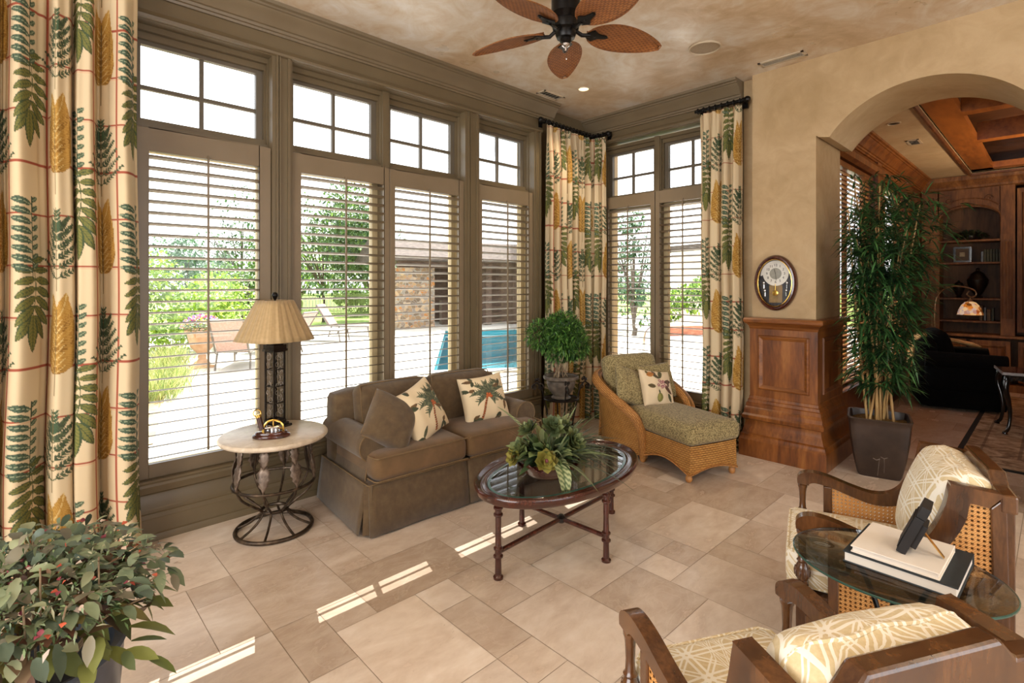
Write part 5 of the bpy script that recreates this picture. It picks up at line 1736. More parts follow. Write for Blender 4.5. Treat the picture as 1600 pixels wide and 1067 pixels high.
mm = MB().b2(-.016, .010, -.055, .055, 0, .135).b2(-.014, .012, -.050, .050, .135, .175).b2(.010, .026, -.04, .04, .03, .115).b2(-.019, -.016, -.05, .05, .012, .125)
mm.xform(rect); obj('frame_body', mm, MATTEB, FR, smooth=False, bevel=.002)
m = MB().beam((.05, 0, .075), (.105, 0, .003), .016, .003)
obj('easel_leg', m, BRASS, FR, smooth=False)

# ------------------------------------------------------------------ mixed dried plant arrangement, lower left
PL = thing('mixed_planter', 'blue grey pot of mixed eucalyptus and dried leaves in the lower left foreground', 'plant', (-2.06, .045, 0), 0)
obj('pot', MB().lathe([(.13, 0), (.15, .02), (.185, .18), (.20, .36), (.205, .44), (.212, .455), (.205, .465), (.18, .455), (.17, .42), (0, .41)], n=40), simple('blue grey pot', ['3a3f47', '555b66'], 8, .35), PL)
rg2 = np.random.default_rng(77)
def sprays(name, N, hexes, L, W, r, mat=LEAFS, zc=.60, zs=.16, droop=.4, segs=4, fold=.12, dirj=.5):
    u = unit(rg2, N); u[:, 2] = np.abs(u[:, 2]) * .9 - .12
    pos = u * (r * rg2.uniform(.45, 1, N))[:, None] * np.array([1, 1, .62]) + np.array([0, 0, zc])
    m = MB(); leaves(m, pos, u + rg2.normal(0, dirj, (N, 3)), rg2.uniform(*L, N), rg2.uniform(*W, N), droop, fold, pick(rg2, hexes, N, .15), rg2, segs)
    o_ = obj(name, m, mat, PL)
    if 'berries' in name or 'blossom' in name or 'sprig' in name: o_['kind'] = 'stuff'
sprays('round_grey_leaves', 620, ['6f7a5c', '7e8a6a', '5b6b58', '8d9474', '4f5d4a', '7a7460'], (.035, .07), (.022, .042), .34, zc=.64)
sprays('broad_olive_leaves', 210, ['6b7138', '7f8446', '565c30', '8a7f4a', '6e5a44'], (.07, .12), (.035, .055), .30, zc=.55)
sprays('dried_brown_leaves', 240, ['6b4a3a', '7d5a45', '5a4238', '8a6a50'], (.04, .08), (.02, .035), .29, zc=.60)
sprays('fine_sprigs', 2200, ['5f7a4a', '7d9468', '4c6640', '8fa07e', 'a8a88a'], (.015, .035), (.004, .008), .33, zc=.63, segs=2)
sprays('red_berries', 110, ['a0402c', 'c05a40', '8a3a4a'], (.014, .022), (.012, .018), .35, zc=.66, segs=2)
sprays('pale_blossoms', 130, ['d8c4b0', 'c9b4a4', 'b8a89a'], (.014, .024), (.012, .018), .36, zc=.63, segs=2)
m = MB()
for k in range(26):
    a = rg2.uniform(0, 2 * PI); e = rg2.uniform(.1, 1.2); r1 = .33
    p2 = (r1 * math.cos(a) * math.cos(e), r1 * math.sin(a) * math.cos(e), .60 + .2 * math.sin(e))
    m.tube(bez([(.05 * math.cos(a), .05 * math.sin(a), .40), (.18 * math.cos(a), .18 * math.sin(a), .56), p2], 5), .0025, 5)
obj('stems', m, TWIG, PL)
m = MB(); N = 5
pos = np.array([[.20, .14, .52], [.22, .18, .50], [.26, .17, .52], [.18, .2, .5], [.24, .22, .48]])
leaves(m, pos, [(1, .5, -.1), (.8, .8, .0), (1, .2, .1), (.4, 1, 0), (.9, .7, -.2)], [.12, .10, .09, .09, .11], [.04, .035, .03, .03, .035], .2, .1, pick(rg2, ['5f6b30', '7a7f40', '4a5230'], 5), rg2, 5)
obj('trailing_leaves', m, LEAFS, PL)

# ------------------------------------------------------------------ the library beyond the archway
C2 = 3.15
YB = 10.7
struct('ceiling_library', MB().b2(-1.62, -.87, 5.6, YB + .1, C2, C2 + .1).b2(-.87, 2.6, 10.06, YB + .1, C2, C2 + .1).b2(-.87, 2.6, 5.6, 5.75, C2, C2 + .1), CEIL2, smooth=False)
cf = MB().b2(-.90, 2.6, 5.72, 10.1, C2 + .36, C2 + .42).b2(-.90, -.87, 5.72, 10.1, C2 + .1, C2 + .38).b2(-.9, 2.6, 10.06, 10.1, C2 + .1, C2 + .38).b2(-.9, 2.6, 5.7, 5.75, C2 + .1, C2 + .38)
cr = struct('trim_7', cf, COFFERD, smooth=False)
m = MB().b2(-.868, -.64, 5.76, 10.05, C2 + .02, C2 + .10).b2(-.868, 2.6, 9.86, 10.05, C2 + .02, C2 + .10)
for y in (6.55, 7.95): m.b2(-.64, 2.6, y - .08, y + .08, C2 + .02, C2 + .22)
for x in (.55, 1.75): m.b2(x - .08, x + .08, 5.76, 9.86, C2 + .021, C2 + .22)
struct('trim_8', m, COFFER, smooth=False)
m = MB().prism([(-.87, C2 + .02), (-.885, C2 - .03), (-.90, C2 - .035), (-.91, C2 + .004), (-.87, C2 + .004)], 5.76, 10.06, 'y')
m.prism([(10.06, C2 + .02), (10.075, C2 - .03), (10.09, C2 - .035), (10.10, C2 + .004), (10.06, C2 + .004)], -.9, 2.6, 'x')
struct('trim_9', m, ALDERD, smooth=False)
# window wall of the library, wood cased, with wood blinds
LXW = -1.50
def slatm():
    m, t, b, o = newmat('honey wood slat')
    c = ramp(t, noise(t, coords(t, (1, .1, 1)), 6, 4), [(.3, 'a8703a'), (.5, 'c08848'), (.7, 'd8a666')])
    t.links.new(c, b.inputs['Base Color']); setp(b, rough=.4)
    tr = t.nodes.new('ShaderNodeBsdfTranslucent'); t.links.new(c, tr.inputs[0])
    mx = t.nodes.new('ShaderNodeMixShader'); mx.inputs[0].default_value = .35
    t.links.new(b.outputs[0], mx.inputs[1]); t.links.new(tr.outputs[0], mx.inputs[2]); t.links.new(mx.outputs[0], o.inputs[0])
    return m
HONEY = slatm()
m = MB()
for a, b in ((5.6, 5.75), (7.36, 7.54), (9.15, YB)): m.b2(-1.66, LXW, a, b, 0, C2)
for a, b in ((5.75, 7.36), (7.54, 9.15)): m.b2(-1.66, LXW, a, b, 0, .45); m.b2(-1.66, LXW, a, b, 2.82, C2)
struct('wall_library', m, ALDERD, smooth=False)
m = MB().prism([(LXW + a, C2 - b) for a, b in CROWNP], 5.6, YB, 'y')
for a, b in ((5.60, 5.76), (7.35, 7.55), (9.14, 9.3)): m.b2(LXW - .001, LXW + .03, a, b, .1, 2.98)
m.prism([(LXW, 2.82), (LXW + .05, 2.84), (LXW + .055, 2.9), (LXW + .03, 2.95), (LXW, 2.98)], 5.6, 9.3, 'y')
struct('sun_cut_ledge0', m, ALDER, smooth=True, angle=25)
for n_, (a, b) in enumerate(((5.75, 7.36), (7.54, 9.15))):
    w_ = sroot('window_%d' % (n_ + 5))
    fr = MB()
    fr.b2(-1.64, -1.60, a, a + .06, .45, 2.82).b2(-1.64, -1.60, b - .06, b, .45, 2.82).b2(-1.64, -1.60, a, b, .45, .52).b2(-1.64, -1.60, a, b, 2.75, 2.82).b2(-1.64, -1.60, (a + b) / 2 - .03, (a + b) / 2 + .03, .45, 2.82)
    obj('window_frame', fr, ALDERD, w_, smooth=False)
    obj('pane', MB().b2(-1.625, -1.62, a + .05, b - .05, .5, 2.78), GLASS, w_, smooth=False)
    bl = thing('wood_blind', ('wooden slatted blind glowing behind the bamboo, nearest the arch', 'wooden slatted blind behind the black armchair, farther along the library wall')[n_], 'blind', (0, 0, 0), 0, 'library wood blinds')
    s_ = MB()
    n = 46
    for k in range(n):
        z = .50 + (2.72 - .50) * (k + .5) / n
        s_.box((-1.545, (a + b) / 2, z), (.046, b - a - .03, .003), RM(0, R(6), 0))
    obj('slats', s_, HONEY, bl, smooth=False)
    obj('head_rail', MB().b2(-1.575, -1.515, a + .01, b - .01, 2.74, 2.80), ALDER, bl, smooth=False)
    t_ = MB()
    for q in (.12, .5, .88):
        y = a + (b - a) * q
        t_.b2(-1.522, -1.519, y - .012, y + .012, .5, 2.74)
    obj('ladder_tape', t_, ALDERD, bl, smooth=False)
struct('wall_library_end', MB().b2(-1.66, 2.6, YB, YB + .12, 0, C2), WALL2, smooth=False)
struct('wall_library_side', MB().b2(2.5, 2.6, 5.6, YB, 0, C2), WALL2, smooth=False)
struct('sun_block_eave', MB().b2(-2.2, -1.66, 5.6, 11, 3.25, 3.4), EXT, smooth=False)
lamp('library_fill', 'AREA', (1.0, 8.2, 1.9), 85, (1, .74, .48), (-.15, 0, 1), shape='DISK', size=.4)  # added upward fill, out of view, to brighten the library ceiling
vx = (-1.13, 7.35)
ceiling_vent(vx[0], vx[1], .12, .26, 0, 'small vent in the library ceiling above the bamboo', z=C2)
r_ = thing('recessed_light', 'unlit small round recessed light in the library ceiling beside the coffers', 'light', (-1.14, 6.35, C2), 0, 'recessed ceiling lights')
obj('trim_ring', MB().lathe([(.06, -.0005), (.06, -.006), (.05, -.008), (.046, -.0005)], n=28, cap=False), WHITEM, r_)
obj('lens', MB().lathe([(.046, -.001), (0, -.0015)], n=28), BLACKM, r_)

# bookcase along the end wall
BC = thing('bookcase', 'carved knotty wood bookcase wall with an arched open bay, end of the library', 'bookcase', (0, YB, 0))
fy = -.42
m = MB().b2(-1.49, 2.5, -.03, -.002, 0, C2 - .005)
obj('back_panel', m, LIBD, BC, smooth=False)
bx0, bx1 = -1.27, -.585
m = MB()
m.b2(-1.49, bx0, fy, -.03, .80, 2.98); m.b2(bx1, -.43, fy - .02, -.03, .80, 2.98); m.b2(.40, .58, fy - .02, -.03, .8, 2.98)
m.b2(-1.49, 2.5, fy - .03, -.03, 0, .10)
obj('case', m, LIBW, BC, smooth=False, bevel=.006)
m = MB()
ap = [(bx0 - .02, 2.98), (bx0 - .02, 2.50)]
for t in np.linspace(PI, 0, 24): ap.append(((bx0 + bx1) / 2 + (bx1 - bx0) / 2 * math.cos(t), 2.50 + .19 * math.sin(t)))
ap += [(bx1 + .02, 2.50), (bx1 + .02, 2.98)]
m.prism(ap, fy, fy + .05, 'y')
obj('arched_header', m, LIBW, BC, smooth=False)
m = MB()
pts = [((bx0 + bx1) / 2 + (bx1 - bx0) / 2 * 1.04 * math.cos(t), fy - .006, 2.50 + .215 * math.sin(t)) for t in np.linspace(PI, 0, 24)]
m.tube(pts, .014, 8)
m.tube([(p[0] * 1.0, fy - .004, p[2] + .10) for p in pts[3:-3]], .010, 8)
for s_ in (-1, 1):
    m.tube(spiral(((bx0 + bx1) / 2 + s_ * .22, fy - .004, 2.80), .05, .01, 0, s_ * 9, 20), .008, 6)
obj('carved_moulding', m, LIBW, BC)
for z in (2.20, 1.87, 1.335, 1.0):
    obj('shelf', MB().b2(bx0, bx1, fy + (-.03 if z > 2.1 else .02), -.03, z - .03, z), LIBW, BC, smooth=False, bevel=.004)
obj('counter', MB().b2(-1.49, 2.5, fy - .05, -.03, .76, .80), LIBW, BC, smooth=False, bevel=.008)
m = MB().prism([(fy - .02, 2.96), (fy - .05, 2.97), (fy - .06, 3.0), (fy - .10, 3.05), (fy - .13, 3.08), (fy - .14, 3.12), (fy - .14, C2 - .006), (-.03, C2 - .006), (-.03, 2.96)], -1.49, 2.5, 'x')
obj('cornice', m, LIBW, BC, smooth=False)
m = MB()
for x in np.linspace(-.56, -.46, 4): m.tube([(x, fy - .022, 1.05), (x, fy - .022, 2.15)], .010, 6)
for x in np.linspace(.44, .54, 4): m.tube([(x, fy - .022, 1.05), (x, fy - .022, 2.15)], .010, 6)
m.b2(-.585, -.43, fy - .035, fy - .02, 2.18, 2.26)
obj('fluted_pilaster', m, LIBW, BC)
for x0, x1, z0, z1 in ((-1.44, -.96, .14, .72), (-.92, -.48, .14, .72), (-.40, 0.0, .14, .72), (.02, .40, .14, .72), (-.41, -.02, .86, 2.9), (.0, .40, .86, 2.9), (.62, 1.5, .86, 2.9), (.62, 1.5, .14, .72)):
    pm = panel_frame(x0 + .05, x1 - .05, z0 + .06, z1 - .06, fy - .002, .05)
    pm.b2(x0, x1, fy, fy + .02, z0, z1)
    d_ = obj('door', pm, LIBW, BC, smooth=False)
    obj('knob', MB().blob((x1 - .03, fy - .02, (z0 + z1) / 2), (.03, .03, .03), 10, 8), IRON, d_)
def shelf_pt(x, z, dy=-.24): return (x, YB + dy, z)
m = MB()
rb = np.random.default_rng(3)
pt = thing('shelf_plant', 'dark spreading plant on the top bookcase shelf under the arch', 'plant', shelf_pt(-.93, 2.2005))
obj('pot', MB().lathe([(.05, 0), (.07, .03), (.075, .07), (0, .065)], n=20), CERAM, pt)
N = 260
u = unit(rb, N); u[:, 2] = np.abs(u[:, 2]) * .7
leaves(m, u * np.array([.16, .09, .08]) + np.array([0, 0, .06]), u + rb.normal(0, .4, (N, 3)), rb.uniform(.05, .10, N), .02, .3, .1, pick(rb, ['22301c', '2f3f26', '3a3a24'], N), rb, 3)
obj('foliage', m, LEAFS, pt)
pf = thing('shelf_picture_frame', 'square dark framed small picture on the upper bookcase shelf', 'picture frame', shelf_pt(-1.02, 1.8705))
m = MB()
rect_ = [(-.105, .105, 0, .03), (-.105, .105, .21, .24), (-.105, -.075, .03, .21), (.075, .105, .03, .21)]
for a, b, c_, d_ in rect_: m.b2(a, b, -.012, .012, c_, d_)
obj('frame', m, BLACKW, pf, smooth=False, bevel=.003)
obj('mat_board', MB().b2(-.075, .075, -.004, .006, .03, .21), simple('brown mat', ['4a3826', '5c4832'], 10, .6), pf, smooth=False)
obj('print', MB().b2(-.03, .03, -.008, -.004, .09, .155), simple('pale print', ['8a8068', 'b0a484'], 30, .6), pf, smooth=False)
bk = simple('olive book cloth', ['2f3222', '45472f'], 20, .6); bk2 = simple('tan book cloth', ['5a4430', '7d6444'], 20, .6)
for k in range(7):
    h = .185 if k else .16
    o = obj('shelf_book', MB().b2(-.0135, .0135, -.07, .07, 0, h), bk if k else CERAM, smooth=False, bevel=.003, loc=shelf_pt(-.79 + .032 * k, 1.8705))
    tag(o, 'thin olive upright book in the even row on the bookcase shelf beside the framed picture' if k else 'dark bookend at the left end of the olive book row on the bookcase shelf', 'book' if k else 'bookend', 'olive books on the shelf' if k else None)
    if not k: o.name = 'bookend'
for k, (h, t) in enumerate(((.22, .034), (.20, .03), (.17, .04), (.19, .028))):
    o = obj('shelf_book', MB().b2(-t / 2, t / 2, -.07, .07, 0, h), (bk2, CERAM, bk2, bk)[k], smooth=False, bevel=.003, loc=shelf_pt(-.80 + .042 * k, 1.0005))
    tag(o, ('tallest tan book, left end of the low bookcase shelf group', 'very dark book beside the tallest tan book low in the bookcase', 'short thick tan book in the low bookcase group', 'olive book at the right end of the low bookcase group')[k], 'book', 'books on the low shelf')
def urn(label, x, z, s_):
    u_ = thing('lidded_urn', label, 'urn', shelf_pt(x, z + .0005), 0, 'dark urns on the shelf')
    obj('body', MB().lathe([(.04 * s_, 0), (.045 * s_, .012 * s_), (.025 * s_, .03 * s_), (.05 * s_, .07 * s_), (.085 * s_, .15 * s_), (.092 * s_, .20 * s_), (.07 * s_, .235 * s_), (.06 * s_, .25 * s_), (0, .25 * s_)], n=28), CERAM, u_)
    obj('lid', MB().lathe([(.066 * s_, .25 * s_), (.06 * s_, .265 * s_), (.03 * s_, .29 * s_), (.012 * s_, .30 * s_), (.018 * s_, .32 * s_), (0, .335 * s_)], n=28), CERAM, u_)
urn('large dark lidded urn on the middle bookcase shelf', -.845, 1.335, 1.35)
urn('smaller dark lidded urn left of the large urn on the bookcase', -1.06, 1.335, .82)

# black armchair with fur throw, bridge lamp, console, rug
BA = thing('black_armchair', 'black velvet rolled arm chair in the library, side on to the arch', 'armchair', (-.92, 8.70, 0), R(15))
m = MB().soft((0, 0, .22), (.84, .92, .40), .06).soft((-.33, 0, .60), (.22, .86, .52), .10, n=10)
obj('body', m, BLACKV, BA)
for s_ in (-1, 1):
    m = MB().soft((.03, s_ * .42, .42), (.78, .17, .38), .08, n=8)
    m.tube([(-.36, s_ * .44, .62), (.40, s_ * .44, .60)], .10, 16)
    obj('arm', m, BLACKV, BA)
obj('seat_cushion', MB().soft((.07, 0, .46), (.62, .64, .17), .06, puff=.02, n=10), BLACKV, BA)
obj('back_pillow', MB().soft((0, 0, 0), (.2, .62, .5), .09, n=10, puffx=.05).xform(TM(-.17, 0, .72) @ RM(0, R(-14), 0)), BLACKV, BA)
P = []
for i in range(30):
    t = i / 29
    row = []
    for j in range(9):
        w = -.20 + .05 * j
        x = np.interp(t, [0, .25, .4, .6, 1], [-.48, -.44, -.36, -.20, .28]); z = np.interp(t, [0, .25, .4, .6, 1], [.48, .80, .905, .86, .74])
        y = np.interp(t, [0, .4, 1], [-.14, -.06, .28]) + w + .02 * math.sin(9 * t + j)
        row.append((x, y, z + .012 * math.sin(j * 1.7 + 8 * t)))
    P.append(row)
o = obj('fur_throw', MB().grid(P), FUR, solid=.03, subsurf=1)
o.matrix_world = TM(-.92, 8.70, .0) @ RM(0, 0, R(15))
tag(o, 'shaggy tan fur throw draped over the black armchair', 'throw')
FL = thing('floor_lamp', 'bronze arched floor lamp with an orange mosaic glass shade behind the black armchair', 'lamp', (-1.21, 9.38, 0), R(32))
obj('base', MB().lathe([(0, 0), (.13, 0), (.135, .015), (.10, .03), (.03, .045), (.014, .06), (0, .06)], n=28), BRONZE, FL)
m = MB().tube([(0, 0, .05), (0, 0, 1.18)], .011, 10)
m.lathe([(.011, .0), (.02, .02), (.02, .06), (.011, .08)], (0, 0, .66), 14); m.tube([(-.035, 0, .86), (.03, 0, .86)], .008, 8); m.tube([(-.035, 0, .86), (-.035, 0, 1.12)], .006, 6); m.lathe([(.011, 0), (.022, .01), (.018, .05), (.011, .06)], (0, 0, 1.14), 14)
obj('pole', m, BRONZE, FL)
m = MB().tube(bez([(0, 0, 1.18), (.02, 0, 1.34), (.10, 0, 1.46), (.22, 0, 1.51), (.36, 0, 1.50), (.47, 0, 1.455), (.49, 0, 1.39), (.44, 0, 1.36), (.385, 0, 1.40), (.41, 0, 1.445)], 6), .0095, 8)
m.tube([(.42, 0, 1.36), (.42, 0, 1.30)], .008, 8); m.lathe([(.012, 0), (.03, -.02), (.032, -.05), (.02, -.06)], (.42, 0, 1.335), 16)
obj('scroll_arm', m, BRONZE, FL)
def mosaic():
    m, t, b, o = newmat('mosaic shell shade')
    vo = t.nodes.new('ShaderNodeTexVoronoi'); vo.inputs['Scale'].default_value = 26
    t.links.new(coords(t), vo.inputs['Vector'])
    c = ramp(t, E(t, noise(t, vo.outputs['Position'], 9, 1)), [(.36, '6b3a16'), (.44, 'd9822e'), (.52, 'f2c88c'), (.6, 'c9b6b0'), (.68, 'b0561c')])
    t.links.new(c, b.inputs['Base Color']); setp(b, rough=.25)
    em = b.inputs['Emission Color']; t.links.new(c, em); b.inputs['Emission Strength'].default_value = .45
    return m
sh = obj('shade', MB().lathe([(.03, 0), (.06, -.01), (.095, -.05), (.122, -.11), (.14, -.17), (.145, -.185), (.141, -.185), (.118, -.11), (.09, -.05), (.03, -.006)], (.42, 0, 1.30), 36, cap=False), mosaic(), FL)
obj('shade_rim', MB().tube([(.42 + .144 * math.cos(a), .144 * math.sin(a), 1.113) for a in np.linspace(0, 2 * PI, 36, endpoint=False)], .006, 6, closed=True), BRONZE, FL)
lamp('lamp_bulb', 'POINT', (-1.21 + .356, 9.38 + .222, 1.16), 4, (1, .7, .4), None, shadow_soft_size=.03)
CN = thing('carved_console', 'dark carved console table on cabriole legs at the right edge of the library', 'table', (-.02, 7.62, 0), R(10))
m = MB().soft((0, 0, .635), (.86, .56, .03), .012, n=6)
obj('table_top', m, MAHOG, CN)
obj('top_border', MB().b2(-.435, .435, -.285, -.275, .622, .648).b2(-.435, -.425, -.285, .285, .622, .648), simple('silver inlay', ['8a8684', 'b0acaa'], 40, .3, metal=.6), CN, smooth=False)
m = MB()
ap = [(-.40, .62)]
for t in np.linspace(0, 1, 30): ap.append((-.40 + .80 * t, .545 + .03 * math.sin(t * PI * 5) ** 2 - .04 * math.exp(-((t - .5) / .08) ** 2)))
ap.append((.40, .62))
m.prism(ap, -.262, -.245, 'y')
for t in np.linspace(.06, .94, 12):
    m.tube(spiral((-.40 + .8 * t, -.266, .585), .024, .006, t * 9, t * 9 + 7, 14), .005, 5)
obj('carved_apron', m, BLACKW, CN)
for sx in (-1, 1):
    for sy in (-1, 1):
        d_ = Vector((sx, sy, 0)).normalized()
        pts = [tuple(Vector((sx * .38, sy * .23, z)) + d_ * o_) for z, o_ in ((.60, .0), (.54, .03), (.46, .035), (.34, .0), (.20, -.015), (.08, .005), (.035, .04), (.02, .045))]
        m = MB().tube(bez(pts, 5), [.032 - .016 * min(1, i / 22) + (.008 if i > 30 else 0) for i in range(36)], 10)
        m.blob(tuple(Vector(pts[0]) + d_ * .028 - Vector((0, 0, .03))), (.05, .05, .10), 10, 8)
        obj('leg', m, BLACKW, CN)
def rugm():
    m, t, b, o = newmat('woven rug')
    v = coords(t)
    f = E(t, noise(t, v, 7, 5, .6, .6)) * .6 + E(t, noise(t, coords(t, (1, 6, 1)), 11, 4)) * .4
    c = ramp(t, f, [(.36, '4a3324'), (.46, '8a6e52'), (.56, 'b59c7e'), (.68, 'c9b598')])
    sp_ = t.nodes.new('ShaderNodeSeparateXYZ'); tc = t.nodes.new('ShaderNodeTexCoord'); t.links.new(tc.outputs['Object'], sp_.inputs[0])
    x = E(t, sp_.outputs[0]); y = E(t, sp_.outputs[1])
    ed = (x.ab() * -1 + 1.45).mn(y.ab() * -1 + 1.95)
    c = mixc(t, ed.lt(.045), c, '15100c')
    bd = ed.gt(.30).lt(.5)
    line = ((ed - .42).ab()).lt(.012).mx(((ed - .16).ab()).lt(.010))
    c = mixc(t, line * .6, c, '5a4030')
    t.links.new(c, b.inputs['Base Color']); setp(b, rough=.95)
    bumpn(t, b, f, .4, .004)
    return m
o = obj('rug', MB().soft((0, 0, .006), (2.9, 3.9, .012), .004, n=4), rugm(), loc=(.79, 7.86, .0005))
o.rotation_euler = (0, 0, R(0)); tag(o, 'tan oriental style rug with a black edge in the library', 'rug')

# ------------------------------------------------------------------ the garden outside
GZ0 = -.15
def grnd(name, pts, z, mat, st=True):
    m = MB().add([(x, y, z) for x, y in pts], [tuple(range(len(pts)))])
    return struct(name, m, mat, smooth=False)
PATIO = simple('pale limestone patio', ['b9b2a6', 'c6c0b4', 'd2cdc2'], 1.2, .8, detail=6)
GRASS = simple('lawn', ['6f8a38', '86a046', '9cb558'], 2.5, .95, .6, 60, detail=8)
MULCH = simple('straw mulch', ['7a6648', '9a845e', 'b59f74'], 5, .95, .8, 40)
POOLT = simple('pool plaster', ['5cbccb', '7ccfd9'], 1.5, .5)
WATER = glassm('pool water', (.85, .98, 1, 1), .03, .03)
SHINGLE = simple('dark roof shingle', ['3b322c', '4f443c', '61564d'], 6, .9, .5, 30, stretch=(1, 1, 4))
def stonem():
    m, t, b, o = newmat('mixed field stone')
    vo = t.nodes.new('ShaderNodeTexVoronoi'); vo.inputs['Scale'].default_value = 5.5
    v = coords(t, (1, 1, 1.6)); t.links.new(v, vo.inputs['Vector'])
    ed = t.nodes.new('ShaderNodeTexVoronoi'); ed.feature = 'DISTANCE_TO_EDGE'; ed.inputs['Scale'].default_value = 5.5; t.links.new(v, ed.inputs['Vector'])
    sp_ = t.nodes.new('ShaderNodeSeparateXYZ'); t.links.new(vo.outputs['Color'], sp_.inputs[0])
    c = ramp(t, E(t, sp_.outputs[0]), [(.1, '6b5a48'), (.35, '9a7a55'), (.55, 'b59a78'), (.75, '7d756c'), (.95, 'a8703c')])
    c = mixc(t, E(t, ed.outputs['Distance']).lt(.045), c, '8c8478')
    t.links.new(c, b.inputs['Base Color']); setp(b, rough=.9)
    bumpn(t, b, ed.outputs['Distance'], .6, .03)
    return m
STONEW = stonem()
BRICK = simple('red garden brick', ['8a5442', 'a3684f', 'b57d62'], 4, .9, stretch=(1, 1, 4))
DKWOOD = simple('weathered dark timber', ['4a3a30', '5d4a3e', '6e5a4b'], 4, .85, stretch=(1, 1, 6))
LOUNGEM = simple('grey bronze aluminium', ['5b544c', '6e665c'], 10, .5)
SLING = simple('rose sling fabric', ['a3857c', 'b89c92'], 30, .85)
TERRA = simple('weathered terracotta', ['a07a5c', 'b5906f', 'c2a184'], 6, .85)
FENCEM = simple('pale metal fence', ['7b8455', '8a9264'], 5, .7)

pool = [(-8.2, 5.55), (-15.3, 11.06), (-13.4, 14.2), (-6.3, 8.6)]
def pt_in(poly, x, y): pass
# patio: pale stone around the pool
A, B_, C_, D_ = pool
quads = [[(-4.1, -9), (-20, -9), (-20, 11.06), B_, A, (-4.1, 5.55)], [(-4.1, 5.55), A, D_, (-4.1, 8.6)], [(-4.1, 8.6), D_, C_, (-13.4, 24), (-4.1, 24)], [B_, (-20, 11.06), (-20, 24), (-13.4, 24), C_]]
m = MB()
for q in quads: m.add([(x, y, GZ0) for x, y in q], [tuple(range(len(q)))])
m.add([(-4.14, 5.3, GZ0), (-1.66, 5.3, GZ0), (-1.66, 24, GZ0), (-4.14, 24, GZ0)], [(0, 1, 2, 3)])
struct('patio', m, PATIO, smooth=False)
grnd('lawn', [(-20, -40), (-90, -40), (-90, 90), (-20, 90)], GZ0 - .01, GRASS)
grnd('lawn_back', [(-20, 24), (20, 24), (20, 90), (-20, 90)], GZ0 - .01, GRASS)
pl = sroot('swimming_pool')
m = MB()
m.add([(x, y, -1.2) for x, y in pool], [(0, 1, 2, 3)])
for i in range(4):
    a, b = pool[i], pool[(i + 1) % 4]
    m.add([(a[0], a[1], GZ0), (b[0], b[1], GZ0), (b[0], b[1], -1.2), (a[0], a[1], -1.2)], [(0, 1, 2, 3)])
obj('pool_shell', m, POOLT, pl, smooth=False)
obj('water', MB().add([(x, y, GZ0 - .09) for x, y in pool], [(0, 1, 2, 3)]), WATER, pl, smooth=False)
m = MB()
for i in range(4):
    a, b = Vector(pool[i] + (GZ0 + .02,)), Vector(pool[(i + 1) % 4] + (GZ0 + .02,))
    m.beam(a, b, .30, .05)
obj('coping', m, PATIO, pl, smooth=False)
grnd('planting_bed', [(-6.6, 1.05), (-9.4, 1.65), (-13.5, 2.1), (-16, 2.4), (-20, 2.9), (-20, -4), (-6.0, -4)], GZ0 + .012, MULCH)

rt = np.random.default_rng(9)
def tree(name, label, cat, loc, height, rad, trunk_h, hexes, n=2600, leaf=.10, squash=.8, group='garden trees', tr=.09, parts=True, wide=.6):
    r = thing(name, label, cat, loc, 0, group)
    m = MB()
    if trunk_h > .05:
        m.tube(bez([(0, 0, -.05), (.05, .03, trunk_h * .5), (0, 0, trunk_h), (.05, -.04, height * .7)], 5), [tr * (1 - .7 * i / 15) for i in range(16)], 8)
        for k in range(9):
            a = rt.uniform(0, 2 * PI); z0 = trunk_h * rt.uniform(.7, 1.1)
            m.tube(bez([(0, 0, z0), (rad * .35 * math.cos(a), rad * .35 * math.sin(a), z0 + (height - z0) * .35), (rad * .8 * math.cos(a), rad * .8 * math.sin(a), z0 + (height - z0) * rt.uniform(.4, .8))], 4), [tr * .5 * (1 - .8 * i / 8) for i in range(9)], 6)
        obj('trunk', m, BARK, r)
    K = 12
    zc = (height + trunk_h) / 2; hz = (height - trunk_h) / 2
    cen = unit(rt, K) * np.array([rad * .62, rad * .62, hz * .62]) + np.array([0, 0, zc])
    cr = rt.uniform(.32, .55, K) * min(rad, hz * 1.2)
    w = rt.integers(0, K, n); u = unit(rt, n)
    pos = cen[w] + u * (cr[w] * rt.uniform(.4, 1, n) ** .5)[:, None]
    pos[:, 2] = np.maximum(pos[:, 2], .03)
    m = MB(); leaves(m, pos, u + rt.normal(0, .7, (n, 3)), rt.uniform(.7, 1.3, n) * leaf, rt.uniform(.7, 1.3, n) * leaf * wide, .2, .1, pick(rt, hexes, n, .15), rt, 2)
    obj('foliage', m, LEAF, r, weld=False)
    return r
def at(px, dist):      # a direction from the camera station, in plan
    a = R(46.407); u = (px - 800) / 814
    return (dist * (-math.sin(a) + u * math.cos(a)), dist * (math.cos(a) + u * math.sin(a)))
LIME = ['7fa02c', '95b53a', 'a9c44c', '6b8c28']; MID = ['4f7030', '64863c', '7a9a4a', '3f5d2a']; DEEP = ['3a5a34', '4b6e40', '5f8250', '2f4a2c']; BLUE = ['4d6b50', '5f7f62', '74937a']
X = at(262, 13.0); tree('garden_shrub', 'bright lime shrub at the left of the large shuttered window', 'shrub', (X[0], X[1], GZ0), 2.35, 1.5, .05, LIME, 5200, .12, group='garden shrubs')
X = at(330, 16); tree('garden_shrub', 'lime shrub behind the flower urn in the garden', 'shrub', (X[0], X[1], GZ0), 1.9, 1.35, .05, LIME, 3600, .12, group='garden shrubs')
X = at(390, 20); tree('garden_shrub', 'green shrub above the table lamp, seen through the left window', 'shrub', (X[0], X[1], GZ0), 2.6, 2.0, .1, MID, 4200, .14, group='garden shrubs')
